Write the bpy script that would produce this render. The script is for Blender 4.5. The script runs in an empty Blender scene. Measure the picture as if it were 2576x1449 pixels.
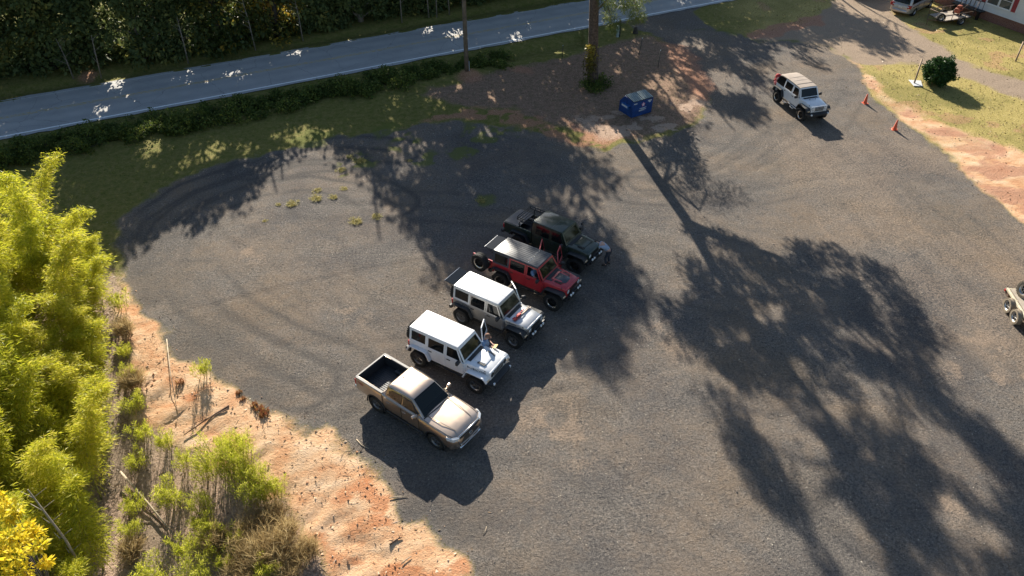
import bpy, bmesh, math, random
import numpy as np
from mathutils import Vector, Matrix
sc = bpy.context.scene
COL = sc.collection
rnd = random.Random(7)
npr = np.random.RandomState(11)
R = math.radians
PI = math.pi

# ------------------------------------------------------------------ camera
HFOV, PITCH, CAMH = 67.5, 39.15, 24.2
cd = bpy.data.cameras.new('camera'); cam = bpy.data.objects.new('camera', cd); COL.objects.link(cam)
cam.location = (0, 0, CAMH); cam.rotation_euler = (R(90 - PITCH), 0, 0)
cd.sensor_width = 36; cd.lens = 18 / math.tan(R(HFOV / 2)); cd.clip_end = 3000; cd.clip_start = .5
sc.camera = cam

def at(px, py, z=0.0):
    """ground point seen at (px, py) in a 2576 x 1449 view of the place"""
    f = 1288 / math.tan(R(HFOV / 2)); t = R(PITCH)
    x = (px - 1288) / f; y = -(py - 724.5) / f
    d = Vector((x, math.cos(t) + y * math.sin(t), -math.sin(t) + y * math.cos(t)))
    k = (z - CAMH) / d.z
    return Vector((d.x * k, d.y * k, z))

# ------------------------------------------------------------------ light
SUN_EL = 25.0
SH = Vector((math.cos(R(-76.5)), math.sin(R(-76.5)), 0))          # direction shadows fall along the ground
SUNV = (-SH * math.cos(R(SUN_EL)) + Vector((0, 0, math.sin(R(SUN_EL))))).normalized()
w = bpy.data.worlds.new('World'); sc.world = w; w.use_nodes = True
nt = w.node_tree; nt.nodes.clear()
sky = nt.nodes.new('ShaderNodeTexSky'); sky.sky_type = 'NISHITA'; sky.sun_disc = False
sky.sun_elevation = R(SUN_EL); sky.sun_rotation = math.atan2(SUNV.x, SUNV.y)
sky.air_density = 1.0; sky.dust_density = .6; sky.ozone_density = 1.2
bg = nt.nodes.new('ShaderNodeBackground'); bg.inputs[1].default_value = .062
wo = nt.nodes.new('ShaderNodeOutputWorld')
nt.links.new(sky.outputs[0], bg.inputs[0]); nt.links.new(bg.outputs[0], wo.inputs[0])
sd = bpy.data.lights.new('sun', 'SUN'); sd.energy = 5.0; sd.angle = R(.42); sd.color = (1, .92, .79)
so = bpy.data.objects.new('sun', sd); COL.objects.link(so); so.location = (0, 0, 60)
so.rotation_euler = (-SUNV).to_track_quat('-Z', 'Y').to_euler()
vs = sc.view_settings; vs.view_transform = 'Standard'; vs.look = 'None'; vs.gamma = 1; vs.exposure = 1.27
sc.cycles.max_bounces = 6; sc.cycles.transparent_max_bounces = 12

# ------------------------------------------------------------------ tags
def tag(o, label=None, cat=None, group=None, kind=None):
    if label: o['label'] = label
    if cat: o['category'] = cat
    if group: o['group'] = group
    if kind: o['kind'] = kind
    return o
def empty(name, loc, rz=0, label=None, cat=None, group=None):
    o = bpy.data.objects.new(name, None); COL.objects.link(o)
    o.location = loc; o.rotation_euler = (0, 0, rz); o.empty_display_size = .3
    return tag(o, label, cat, group)
def copy_tree(o, parent=None):
    c = o.copy(); COL.objects.link(c)
    if parent: c.parent = parent
    for ch in [k for k in o.children]: copy_tree(ch, c)
    return c

# ------------------------------------------------------------------ materials
MATS = {}
def nodemat(name):
    m = bpy.data.materials.new(name); m.use_nodes = True
    t = m.node_tree; b = t.nodes['Principled BSDF']
    return m, t, b
def lin(c):
    return tuple(c) + (1,)
def noise_node(t, scale, detail=4, rough=.6, coord='Object', vec=None):
    n = t.nodes.new('ShaderNodeTexNoise'); n.inputs['Scale'].default_value = scale
    n.inputs['Detail'].default_value = detail; n.inputs['Roughness'].default_value = rough
    if vec is None:
        tc = t.nodes.new('ShaderNodeTexCoord'); t.links.new(tc.outputs[coord], n.inputs['Vector'])
    else: t.links.new(vec, n.inputs['Vector'])
    return n
def ramp(t, src, stops):
    r = t.nodes.new('ShaderNodeValToRGB'); e = r.color_ramp.elements
    e[0].position, e[0].color = stops[0][0], lin(stops[0][1])
    e[1].position, e[1].color = stops[-1][0], lin(stops[-1][1])
    for p, c in stops[1:-1]:
        k = e.new(p); k.color = lin(c)
    t.links.new(src, r.inputs[0]); return r
def mixc(t, fac, a, b, mode='MIX'):
    m = t.nodes.new('ShaderNodeMix'); m.data_type = 'RGBA'; m.blend_type = mode
    for s, v in ((m.inputs[0], fac), (m.inputs[6], a), (m.inputs[7], b)):
        if isinstance(v, (int, float)): s.default_value = v
        elif isinstance(v, tuple): s.default_value = lin(v)
        else: t.links.new(v, s)
    return m.outputs[2]
def mth(t, op, a, b=0.0, c=None, clamp=False):
    m = t.nodes.new('ShaderNodeMath'); m.operation = op; m.use_clamp = clamp
    for i, v in enumerate((a, b) + ((c,) if c is not None else ())):
        if isinstance(v, (int, float)): m.inputs[i].default_value = v
        else: t.links.new(v, m.inputs[i])
    return m.outputs[0]
def simple(name, col, rough=.6, metal=0, var=.25, scale=6, coat=0, bump=0, spec=.5):
    if name in MATS: return MATS[name]
    m, t, b = nodemat(name)
    n = noise_node(t, scale)
    dark = tuple(c * (1 - var) for c in col); lt = tuple(min(1, c * (1 + var * .6)) for c in col)
    r = ramp(t, n.outputs[0], [(.3, dark), (.7, lt)])
    t.links.new(r.outputs[0], b.inputs['Base Color'])
    b.inputs['Roughness'].default_value = rough; b.inputs['Metallic'].default_value = metal
    b.inputs['Coat Weight'].default_value = coat; b.inputs['Coat Roughness'].default_value = .08
    b.inputs['Specular IOR Level'].default_value = spec
    if bump:
        bp = t.nodes.new('ShaderNodeBump'); bp.inputs['Strength'].default_value = bump; bp.inputs['Distance'].default_value = .02
        n2 = noise_node(t, scale * 6); t.links.new(n2.outputs[0], bp.inputs['Height']); t.links.new(bp.outputs[0], b.inputs['Normal'])
    MATS[name] = m; return m
def paint(name, col, metal=0, rough=.35, coat=.6, dust=(.25, .18, .12), crough=.06, cior=1.5):
    """car paint with a thin uneven film of road dust, thicker in blotches"""
    if name in MATS: return MATS[name]
    m, t, b = nodemat(name)
    n = noise_node(t, 2.2, 6, .65); n2 = noise_node(t, 30, 3, .6)
    f = mth(t, 'MULTIPLY', mth(t, 'SUBTRACT', n.outputs[0], .42, clamp=True), n2.outputs[0])
    f = mth(t, 'MULTIPLY', f, 1.1, clamp=True)
    c = mixc(t, f, tuple(col), tuple(dust))
    t.links.new(c, b.inputs['Base Color'])
    b.inputs['Metallic'].default_value = metal; b.inputs['Coat Weight'].default_value = coat
    b.inputs['Coat Roughness'].default_value = crough; b.inputs['Coat IOR'].default_value = cior
    t.links.new(mth(t, 'ADD', mth(t, 'MULTIPLY', n.outputs[0], .25), rough - .1), b.inputs['Roughness'])
    MATS[name] = m; return m
def glass(name, tint=(.012, .016, .018), clear=.35):
    if name in MATS: return MATS[name]
    m, t, b = nodemat(name)
    b.inputs['Base Color'].default_value = lin(tint); b.inputs['Roughness'].default_value = .04
    b.inputs['IOR'].default_value = 1.5
    tr = t.nodes.new('ShaderNodeBsdfTransparent'); tr.inputs[0].default_value = (.55, .62, .6, 1)
    mx = t.nodes.new('ShaderNodeMixShader'); mx.inputs[0].default_value = clear
    out = t.nodes['Material Output']
    t.links.new(b.outputs[0], mx.inputs[1]); t.links.new(tr.outputs[0], mx.inputs[2]); t.links.new(mx.outputs[0], out.inputs[0])
    MATS[name] = m; return m
def leafmat(name, stops, transl=.35, rough=.5, spec=.3):
    """leaves: colour varies leaf by leaf (face attribute 'tint'), part of the light passes through"""
    if name in MATS: return MATS[name]
    m, t, b = nodemat(name)
    a = t.nodes.new('ShaderNodeAttribute'); a.attribute_name = 'tint'
    r = ramp(t, a.outputs['Fac'], stops)
    t.links.new(r.outputs[0], b.inputs['Base Color']); b.inputs['Roughness'].default_value = rough
    b.inputs['Specular IOR Level'].default_value = spec
    tl = t.nodes.new('ShaderNodeBsdfTranslucent'); t.links.new(r.outputs[0], tl.inputs[0])
    mx = t.nodes.new('ShaderNodeMixShader'); mx.inputs[0].default_value = transl
    out = t.nodes['Material Output']
    t.links.new(b.outputs[0], mx.inputs[1]); t.links.new(tl.outputs[0], mx.inputs[2]); t.links.new(mx.outputs[0], out.inputs[0])
    MATS[name] = m; return m

# ------------------------------------------------------------------ mesh builder
class MB:
    def __init__(s): s.bm = bmesh.new()
    def add(s, t, mat=0, smooth=False, M=None):
        if M is not None: t.transform(M)
        vm = {v: s.bm.verts.new(v.co) for v in t.verts}
        for f in t.faces:
            try: nf = s.bm.faces.new([vm[v] for v in f.verts])
            except ValueError: continue
            nf.material_index = mat; nf.smooth = smooth
        t.free(); return s
    def box(s, x0, x1, y0, y1, z0, z1, bev=0, mat=0, M=None, seg=1):
        t = bmesh.new(); bmesh.ops.create_cube(t, size=1)
        for v in t.verts:
            v.co = Vector(((x0 + x1) / 2 + v.co.x * (x1 - x0), (y0 + y1) / 2 + v.co.y * (y1 - y0), (z0 + z1) / 2 + v.co.z * (z1 - z0)))
        if bev: bmesh.ops.bevel(t, geom=t.edges[:], offset=bev, segments=seg, affect='EDGES', profile=.5)
        return s.add(t, mat, seg > 1, M)
    def prism(s, pts, y0, y1, bev=0, mat=0, M=None, ymap=None, seg=1):
        """polygon in the x-z plane extruded along y; ymap(z) shifts y with height"""
        t = bmesh.new()
        a = [t.verts.new((p[0], y0, p[1])) for p in pts]; b = [t.verts.new((p[0], y1, p[1])) for p in pts]
        n = len(pts); t.faces.new(a); t.faces.new(b[::-1])
        for i in range(n): t.faces.new((a[i], b[i], b[(i + 1) % n], a[(i + 1) % n]))
        bmesh.ops.recalc_face_normals(t, faces=t.faces[:])
        if bev: bmesh.ops.bevel(t, geom=t.edges[:], offset=bev, segments=seg, affect='EDGES', profile=.5)
        if ymap:
            for v in t.verts: v.co.y += ymap(v.co.z)
        return s.add(t, mat, seg > 1, M)
    def tube(s, pts, r, n=7, mat=0, closed=False, M=None):
        pts = [Vector(p) for p in pts]; t = bmesh.new(); rings = []
        N = len(pts); rr = r if isinstance(r, (list, tuple)) else [r] * N
        up = None
        for i, p in enumerate(pts):
            d = ((pts[(i + 1) % N] if (closed or i < N - 1) else p) - (pts[i - 1] if (closed or i > 0) else p)).normalized()
            if up is None or abs(d.dot(up)) > .98: up = d.orthogonal()
            u = (up - d * up.dot(d)).normalized(); v = d.cross(u); up = u
            rings.append([t.verts.new(p + (u * math.cos(2 * PI * k / n) + v * math.sin(2 * PI * k / n)) * rr[i]) for k in range(n)])
        for i in range(N if closed else N - 1):
            A, B = rings[i], rings[(i + 1) % N]
            for k in range(n): t.faces.new((A[k], A[(k + 1) % n], B[(k + 1) % n], B[k]))
        if not closed:
            t.faces.new(rings[0][::-1]); t.faces.new(rings[-1])
        return s.add(t, mat, True, M)
    def lathe(s, prof, n=24, mat=0, M=None, smooth=True):
        """profile (radius, height) revolved round +z"""
        t = bmesh.new(); rings = []
        for r, h in prof:
            if r < 1e-5: rings.append([t.verts.new((0, 0, h))])
            else: rings.append([t.verts.new((r * math.cos(2 * PI * k / n), r * math.sin(2 * PI * k / n), h)) for k in range(n)])
        for A, B in zip(rings, rings[1:]):
            for k in range(n):
                k2 = (k + 1) % n
                if len(A) == 1 and len(B) == 1: continue
                if len(A) == 1: t.faces.new((A[0], B[k], B[k2]))
                elif len(B) == 1: t.faces.new((A[k], B[0], A[k2]))
                else: t.faces.new((A[k], B[k], B[k2], A[k2]))
        bmesh.ops.recalc_face_normals(t, faces=t.faces[:])
        return s.add(t, mat, smooth, M)
    def loft(s, rings, mat=0, M=None, smooth=True, caps=True, closed=True):
        t = bmesh.new(); V = [[t.verts.new(p) for p in r] for r in rings]; n = len(rings[0])
        for A, B in zip(V, V[1:]):
            for k in range(n if closed else n - 1):
                k2 = (k + 1) % n; t.faces.new((A[k], A[k2], B[k2], B[k]))
        if caps: t.faces.new(V[0][::-1]); t.faces.new(V[-1])
        bmesh.ops.recalc_face_normals(t, faces=t.faces[:])
        return s.add(t, mat, smooth, M)
    def quadp(s, a, b, c, d, th, mat=0, bev=0):
        """thin slab on a quad; thickness goes along the quad's normal"""
        a, b, c, d = map(Vector, (a, b, c, d)); n = (b - a).cross(d - a).normalized() * th
        t = bmesh.new(); L = [t.verts.new(p) for p in (a, b, c, d)]; U = [t.verts.new(p + n) for p in (a, b, c, d)]
        t.faces.new(L[::-1]); t.faces.new(U)
        for i in range(4): t.faces.new((L[i], L[(i + 1) % 4], U[(i + 1) % 4], U[i]))
        if bev: bmesh.ops.bevel(t, geom=t.edges[:], offset=bev, segments=1, affect='EDGES', profile=.5)
        return s.add(t, mat)
    def build(s, name, mats, parent=None, loc=None, rot=None, label=None, auto=None):
        me = bpy.data.meshes.new(name); s.bm.to_mesh(me); s.bm.free()
        return link(name, me, mats, parent, loc, rot, label, auto)
def link(name, me, mats, parent=None, loc=None, rot=None, label=None, auto=None):
    for m in (mats if isinstance(mats, (list, tuple)) else [mats]): me.materials.append(m)
    if auto: me.shade_auto(auto) if hasattr(me, 'shade_auto') else sharp(me, auto)
    o = bpy.data.objects.new(name, me); COL.objects.link(o)
    if parent: o.parent = parent
    if loc is not None: o.location = loc
    if rot is not None: o.rotation_euler = rot
    if label: o['label'] = label
    return o
def sharp(me, ang):
    """smooth shading with creases above an angle"""
    b = bmesh.new(); b.from_mesh(me)
    for f in b.faces: f.smooth = True
    for e in b.edges:
        e.smooth = not (len(e.link_faces) == 2 and e.calc_face_angle(0) > ang)
    b.to_mesh(me); b.free()
def boolean(o, cutters):
    """subtract cutter objects from o and keep the result as plain mesh"""
    for c in cutters:
        md = o.modifiers.new('cut', 'BOOLEAN'); md.operation = 'DIFFERENCE'; md.object = c; md.solver = 'EXACT'
    dg = bpy.context.evaluated_depsgraph_get(); dg.update()
    me = bpy.data.meshes.new_from_object(o.evaluated_get(dg))
    o.modifiers.clear(); old = o.data; o.data = me; bpy.data.meshes.remove(old)
    for c in cutters:
        cm = c.data; bpy.data.objects.remove(c); bpy.data.meshes.remove(cm)
def text_mesh(txt, size, name, mat, parent, M, depth=.004, squash=1.0):
    cu = bpy.data.curves.new(name, 'FONT'); cu.body = txt; cu.size = size; cu.extrude = depth
    cu.align_x = 'CENTER'; cu.align_y = 'CENTER'; cu.space_character = 1.1
    o = bpy.data.objects.new(name, cu); COL.objects.link(o)
    dg = bpy.context.evaluated_depsgraph_get(); dg.update()
    me = bpy.data.meshes.new_from_object(o.evaluated_get(dg)); bpy.data.objects.remove(o); bpy.data.curves.remove(cu)
    me.transform(Matrix.Diagonal((squash, 1, 1, 1))); me.transform(M); me.materials.clear()
    return link(name, me, mat, parent)
def frame(o, x, y):
    """matrix with origin o, local x and y axes (text lies in x-y, faces z)"""
    x = Vector(x).normalized(); y = Vector(y); y = (y - x * x.dot(y)).normalized(); z = x.cross(y)
    return Matrix.Translation(Vector(o)) @ Matrix((x, y, z)).transposed().to_4x4()

# ------------------------------------------------------------------ leaf fields (numpy)
def unit(v): return v / np.maximum(np.linalg.norm(v, axis=1, keepdims=True), 1e-9)
def leaves(name, base, dirs, length, width, mats, parent=None, tint=None, side=None, tri=False, droop=0.0):
    """one rhombus (or triangle) per leaf: base point, direction, length, width"""
    N = len(base); d = unit(dirs)
    if side is None: side = npr.randn(N, 3)
    s = unit(np.cross(d, side)); L = np.reshape(length * np.ones(N), (N, 1)); W = np.reshape(width * np.ones(N), (N, 1))
    tip = base + d * L; tip[:, 2] -= droop * L[:, 0]
    mid = base + d * L * .45
    if tri: P = np.stack([base - s * W * .5, base + s * W * .5, tip], 1); k = 3
    else: P = np.stack([base, mid + s * W * .5, tip, mid - s * W * .5], 1); k = 4
    me = bpy.data.meshes.new(name)
    me.vertices.add(N * k); me.vertices.foreach_set('co', P.reshape(-1).astype(np.float32))
    me.loops.add(N * k); me.loops.foreach_set('vertex_index', np.arange(N * k, dtype=np.int32))
    me.polygons.add(N); me.polygons.foreach_set('loop_start', np.arange(N, dtype=np.int32) * k)
    me.update(calc_edges=True)
    a = me.attributes.new('tint', 'FLOAT', 'FACE')
    a.data.foreach_set('value', (npr.rand(N) if tint is None else np.asarray(tint)).astype(np.float32))
    return link(name, me, mats, parent)
def clump_leaves(C, r, n, size, jitter=.35, flat=.8):
    """n leaves round every clump centre C (k x 3) of radius r (k)"""
    k = len(C); c = np.repeat(C, n, 0); rr = np.repeat(np.asarray(r) * np.ones(k), n)[:, None]
    u = unit(npr.randn(k * n, 3)); rad = npr.rand(k * n, 1) ** .45
    off = u * rad * rr; off[:, 2] *= flat
    d = u + npr.randn(k * n, 3) * .7; d[:, 2] -= .25
    L = size * (1 + jitter * npr.randn(k * n)).clip(.5, 1.7)
    ct = np.repeat(npr.rand(k), n)
    return c + off, d, L, ct

# ------------------------------------------------------------------ geometry on the ground plan
def inpoly(P, poly):
    x, y = P[:, 0], P[:, 1]; r = np.zeros(len(P), bool); q = np.asarray(poly)
    j = len(q) - 1
    for i in range(len(q)):
        xi, yi, xj, yj = q[i, 0], q[i, 1], q[j, 0], q[j, 1]
        c = ((yi > y) != (yj > y)) & (x < (xj - xi) * (y - yi) / (yj - yi + 1e-12) + xi)
        r ^= c; j = i
    return r
def segdist(P, line, closed=False):
    q = np.asarray(line, float); d = np.full(len(P), 1e9)
    for i in range(len(q) if closed else len(q) - 1):
        a, b = q[i], q[(i + 1) % len(q)]; ab = b - a
        t = np.clip(((P - a) @ ab) / (ab @ ab + 1e-12), 0, 1)
        d = np.minimum(d, np.linalg.norm(P - (a + t[:, None] * ab), axis=1))
    return d
def sdf(P, poly):
    """> 0 inside"""
    return np.where(inpoly(P, poly), 1, -1) * segdist(P, poly, True)
def plan(pts, z=0): return [tuple(at(x, y, z)[:2]) for x, y in pts]
def vnoise(P, s, seed=0):
    """cheap smooth value noise, numpy"""
    Q = P / s + seed * 17.31; i = np.floor(Q).astype(int); f = Q - i; f = f * f * (3 - 2 * f)
    def h(a, b):
        n = (a * 374761393 + b * 668265263 + seed * 982451653) & 0x7fffffff
        n = ((n ^ (n >> 13)) * 1274126177) & 0x7fffffff
        return ((n ^ (n >> 16)) & 0xffff) / 65535.0
    a, b = i[:, 0], i[:, 1]
    return (h(a, b) * (1 - f[:, 0]) + h(a + 1, b) * f[:, 0]) * (1 - f[:, 1]) + (h(a, b + 1) * (1 - f[:, 0]) + h(a + 1, b + 1) * f[:, 0]) * f[:, 1]
def fbm(P, s, seed=0, o=4):
    return sum(vnoise(P, s / 2 ** k, seed + k) * .5 ** k for k in range(o)) / sum(.5 ** k for k in range(o))
def sstep(x, a, b):
    t = np.clip((x - a) / (b - a), 0, 1); return t * t * (3 - 2 * t)
# ================================================================== SETTING: ground, lot, bank, road
LOT_L = [(285,700),(330,760),(390,810),(440,870),(500,920),(560,965),(640,1012),(690,1042),(745,1072),(775,1085),(800,1062),(835,1075),(850,1110),
         (890,1150),(940,1205),(1000,1258),(1060,1330),(1120,1395),(1190,1460),(1330,1620),(1650,2400)]
LOT_TOP = [(285,700),(280,640),(300,565),(340,520),(420,470),(520,425),(640,388),(760,358),(900,332),(1000,322),(1080,308),(1180,312),(1290,322),
           (1380,345),(1460,362),(1530,372),(1590,358),(1690,335),(1760,305),(1795,262),(1770,205),(1735,150),(1690,105),(1640,88),(1600,70)]
LOT_R = [(1800,75),(1900,100),(2050,110),(2140,150),(2160,175),(2172,205),(2195,245),(2240,290),(2300,330),(2380,390),(2440,450),(2500,515),(2576,590),(2700,700),(2900,900),(3200,1400),(3300,1620),(3700,2400)]
LOT = plan(LOT_TOP + LOT_R + LOT_L[:0:-1])
LEFT = plan(LOT_L)
BANK = plan(LOT_L + [(1600,2500),(-900,2500),(-900,700),(150,640)])
CLAYL = plan(LOT_L + [(1450,2400),(1000,1750),(850,1449),(790,1330),(700,1240),(560,1160),(440,1110),(350,1060),(322,950),(305,820),(285,740)])
CLAYR = plan([(2140,150),(2185,185),(2240,235),(2340,300),(2440,335),(2576,385),(2720,450),(2900,900),(2700,700),(2576,590),(2500,515),(2440,450),(2380,390),(2300,330),(2240,290),(2195,245),(2172,205)])
ISLE = plan([(1060,235),(1250,180),(1400,150),(1560,98),(1640,92),(1690,110),(1735,150),(1770,205),(1795,262),(1750,305),(1590,352),(1500,345),(1400,320),(1290,275),(1150,270)])
STRIP = plan([(1000,318),(1180,268),(1290,272),(1420,308),(1520,335),(1600,345),(1480,372),(1380,350),(1250,308),(1100,305)])
SAND = plan([(1440,300),(1520,275),(1650,280),(1750,240),(1800,262),(1760,312),(1690,338),(1600,358),(1500,345)])
REDP = plan([(1650,95),(1720,110),(1760,150),(1800,230),(1770,270),(1730,215),(1700,165)])
ISLE2 = plan([(1745,30),(1790,5),(1880,-25),(2060,-20),(2085,15),(2010,55),(1900,90),(1800,75)])
RED2 = plan([(1870,88),(2000,50),(2060,35),(2070,60),(1990,85),(1900,100)])
DRIVE = plan([(1850,95),(2020,58),(2090,0),(2130,-60),(2260,-60),(2250,30),(2330,92),(2420,148),(2576,205),(2800,280),(2800,330),(2576,252),(2420,197),(2330,165),(2230,165),(2150,165),(2060,125)])
APRON = plan([(1560,55),(1675,20),(1800,-8),(1770,25),(1790,70),(1850,95),(1700,105),(1640,88),(1590,75)])
TRACKS = [[(1600,478),(1720,482),(1830,462),(1920,412),(1975,350)],[(1690,442),(1800,430),(1880,390),(1935,335)],[(1640,455),(1740,462),(1850,440),(1950,370)],
          [(385,655),(425,565),(520,505),(650,458),(780,443),(900,462),(985,510)],[(350,640),(385,560),(480,490),(620,440),(760,405),(860,398)],
          [(390,640),(395,710),(460,790),(590,880),(760,965)],[(480,700),(560,790),(700,870),(860,930)],
          [(1985,340),(2120,450),(2300,640),(2520,900)],[(2040,330),(2180,440),(2360,640),(2600,900)],[(2090,410),(2230,560),(2420,790)],
          [(1740,470),(1900,480),(2050,450),(2200,440)],[(2110,250),(2060,330),(1900,430)],[(2085,300),(2300,480),(2520,680)],
          [(640,420),(760,380),(900,370),(1000,380)]]
TRACKP = [plan(t) for t in TRACKS]
g_t = random.Random(21)
for _ in range(13):
    a_, b_ = (g_t.uniform(450, 2300), g_t.uniform(480, 1300)), (g_t.uniform(600, 2400), g_t.uniform(460, 1400)); m_ = ((a_[0] + b_[0]) / 2 + g_t.uniform(-160, 160), (a_[1] + b_[1]) / 2 + g_t.uniform(-130, 130))
    TRACKP.append(plan([tuple((1 - t) ** 2 * a_[i] + 2 * t * (1 - t) * m_[i] + t * t * b_[i] for i in (0, 1)) for t in [k / 8 for k in range(9)]]))
TW = [(.2, 1.0)] * len(TRACKS) + [(g_t.uniform(.12, .22), g_t.uniform(.3, .65)) for _ in range(13)]

def zfun(P):
    P = np.asarray(P, float).reshape(-1, 2)
    z = np.zeros(len(P))
    ib = inpoly(P, BANK)
    if ib.any():
        d = segdist(P[ib], LEFT)
        z[ib] -= 1.1 * sstep(d, .2, 7.5) - .10 * (fbm(P[ib], 1.6, 5) - .5) * sstep(d, .2, 1.5)
    return z
def gz(x, y): return float(zfun([(x, y)])[0])
def on(px, py):
    """like at(), on the uneven ground"""
    z = 0.0
    for _ in range(6):
        p = at(px, py, z); z = gz(p.x, p.y)
    return at(px, py, z)

# ---- the road's two edges
NEAR = [np.array(at(*p)[:2]) for p in ((16.7,338),(859,187),(1169,128),(1482,66.7),(1572,48),(1675,25))]
FAR = [np.array(at(*p)[:2]) for p in ((0,257),(859,110),(1169,53),(1482,1.7))]
def fitline(P, deg=2):
    P = np.array(P); c = np.polyfit(P[:, 0], P[:, 1], deg); return lambda x: np.polyval(c, x)
fn, ff = fitline(NEAR, 1), fitline(FAR, 1)
RX = np.linspace(-95, 70, 220)
RN = np.stack([RX, fn(RX)], 1); RF = np.stack([RX - 2.4, ff(RX - 2.4)], 1)
def road_side(P):
    """> 0 on the far side of the road's near edge"""
    return P[:, 1] - fn(P[:, 0])

def axis(lo, hi, step, far, g=1.22):
    a = list(np.arange(lo, hi, step)); s = step; v = lo; L = []
    while v > -far: s *= g; v -= s; L.append(v)
    s = step; v = a[-1]; U = []
    while v < far: s *= g; v += s; U.append(v)
    return np.array(L[::-1] + a + U)
GX, GY = axis(-45, 47, .17, 900), axis(9, 80, .17, 900)
nx, ny = len(GX), len(GY)
P = np.stack(np.meshgrid(GX, GY), -1).reshape(-1, 2)
wrp = np.stack([fbm(P, 1.1, 31) - .5, fbm(P, 1.1, 47) - .5], 1) * 1.3 + np.stack([fbm(P, 4, 3) - .5, fbm(P, 4, 9) - .5], 1) * 1.2
Q = P + wrp
g_ = lambda poly, soft=.35, q=Q: sstep(sdf(q, np.array(poly)), -soft, soft)
lot = g_(LOT, .6); cR = g_(CLAYR, .9); cR = cR * (.55 + .45 * np.maximum(sstep(fbm(P, 2.0, 90), .42, .56), sstep(P[:, 1], 47, 40))); clay = np.maximum(g_(CLAYL, .8), cR); straw = g_(BANK, .4)
isle = g_(ISLE, .8); strip = g_(STRIP, .6); sand = g_(SAND, 1.2); redp = g_(REDP, .8); isle2 = g_(ISLE2, .5); red2 = g_(RED2, .5)
drive = g_(DRIVE, .7); apron = g_(APRON, .4)
n1 = fbm(P, 2.2, 71); n2 = fbm(P, 7, 72); n3 = fbm(P, .8, 73)
strip = strip * sstep(n3, .3, .6); sandm = sand * sstep(.45 * n1 + .55 * n3, .46, .58) * .85
gravel = lot.copy(); litter = np.zeros(len(P)); dirt = np.zeros(len(P)); red = np.zeros(len(P)); grass = np.ones(len(P))
litter = np.maximum(isle * .9, straw * .9); grass *= 1 - litter
clay_w = clay.copy(); litter *= 1 - clay; grass *= 1 - clay
for a in (drive, apron):
    gravel *= 1 - a * .0; dirt = np.maximum(dirt, drive * .85)
gravel = np.maximum(gravel, apron * .95); gravel *= (1 - isle2) * (1 - red2)
dirt *= (1 - isle2); dirt *= 1 - .55 * lot
dirt = np.maximum(dirt, lot * .42 * sstep(P[:, 0] + .25 * (P[:, 1] - 40), 9, 20) * sstep(fbm(P, 6, 125), .3, .6))
red = np.maximum.reduce([strip * .8, redp * .8, red2, .8 * cR * sstep(fbm(P * (1, 1.4), 1.8, 97), .34, .55)])
str_ = straw * (1 - clay) * .75
grass = grass * (1 - gravel) * (1 - dirt); grass = np.maximum(grass, isle2 * (1 - red2))
sandw = np.maximum(sandm, .62 * straw * (1 - clay) * sstep(n1, .3, .5))
# bare patches and stray greenery in the lot
green_spots = [(1220,335,2.0),(1060,400,1.0),(905,400,1.5),(850,430,.8),(1150,385,1.0),(1210,505,.8),(1010,365,1.2),(780,345,1.6),(980,330,1.5),(1330,330,1.0)]
tuft = np.zeros(len(P))
for px, py, r in green_spots:
    c = np.array(at(px, py)[:2]); tuft = np.maximum(tuft, sstep(r - np.linalg.norm(Q - c, axis=1), -.5, .7) * sstep(n3, .35, .6))
edge_l = np.exp(-np.abs(sdf(Q, np.array(LOT))) / .5)
tuft = np.maximum(tuft, .8 * edge_l * sstep(fbm(P, 1.7, 88), .5, .68) * (P[:, 0] > 15))
tan_spots = [(880,800,.9),(1680,830,1.2),(1700,880,1.0),(1740,580,.8),(2200,1150,1.5),(1380,1065,1.6),(640,640,1.2),(2480,900,2.5),(1450,1130,1.2),(2420,1250,1.5),(860,1100,1.0)]
ts = np.zeros(len(P))
for px, py, r in tan_spots:
    c = np.array(at(px, py)[:2]); ts = np.maximum(ts, sstep(r - np.linalg.norm(Q - c, axis=1), -1.4, 1.2) * sstep(n3, .35, .7) * .75)
trk = np.zeros(len(P)); trz = np.zeros(len(P))
core = (np.abs(P[:, 0]) < 50) & (P[:, 1] > 8) & (P[:, 1] < 85)
for t, (tw_, ts_) in zip(TRACKP, TW):
    d = np.full(len(P), 99.); d[core] = segdist(P[core] + wrp[core] * .15, t)
    for off in (0, 1.3 + tw_):
        e = np.exp(-((d - off) / tw_) ** 2); trk = np.maximum(trk, ts_ * e * (.5 + .5 * n2)); 
    trz -= .02 * np.exp(-(d / .25) ** 2)
rim = sstep(4.5 - segdist(P, LEFT), 0, 4) * sstep(fbm(P, 1.6, 122), .35, .6) * .55
trk = np.maximum(trk * sstep(fbm(P, 2.6, 120), .22, .5), rim) * lot * np.where(P[:, 0] > 9, .55, 1.0)
for t_, w_ in (([(2095,425),(2180,520),(2290,650)], .4), ([(2165,430),(2260,520),(2340,610)], .35), ([(2010,330),(2080,420)], .3), ([(2360,800),(2480,900),(2576,1000)], .5), ([(2060,560),(2200,740)], .3)):
    d = np.full(len(P), 99.); d[core] = segdist(P[core] + wrp[core] * .3, plan(t_)); ts = np.maximum(ts, .8 * np.exp(-(d / w_) ** 2) * sstep(n3, .15, .5) * .7); trk *= 1 - .7 * np.exp(-(d / w_) ** 2)
low = np.zeros(len(P))
for px, py, r in ((950,1330,2.2),(1030,1400,2.0),(1100,1440,1.6),(900,1300,1.3),(1120,1420,1.0),(470,970,.9),(430,940,.8),(560,1000,.8),(480,1000,1.0)):
    low = np.maximum(low, sstep(r - np.linalg.norm(Q - np.array(at(px, py)[:2]), axis=1), -1.0, 1.0) * sstep(fbm(P * (1, 1.8), 1.1, 66), .38, .62))
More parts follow.
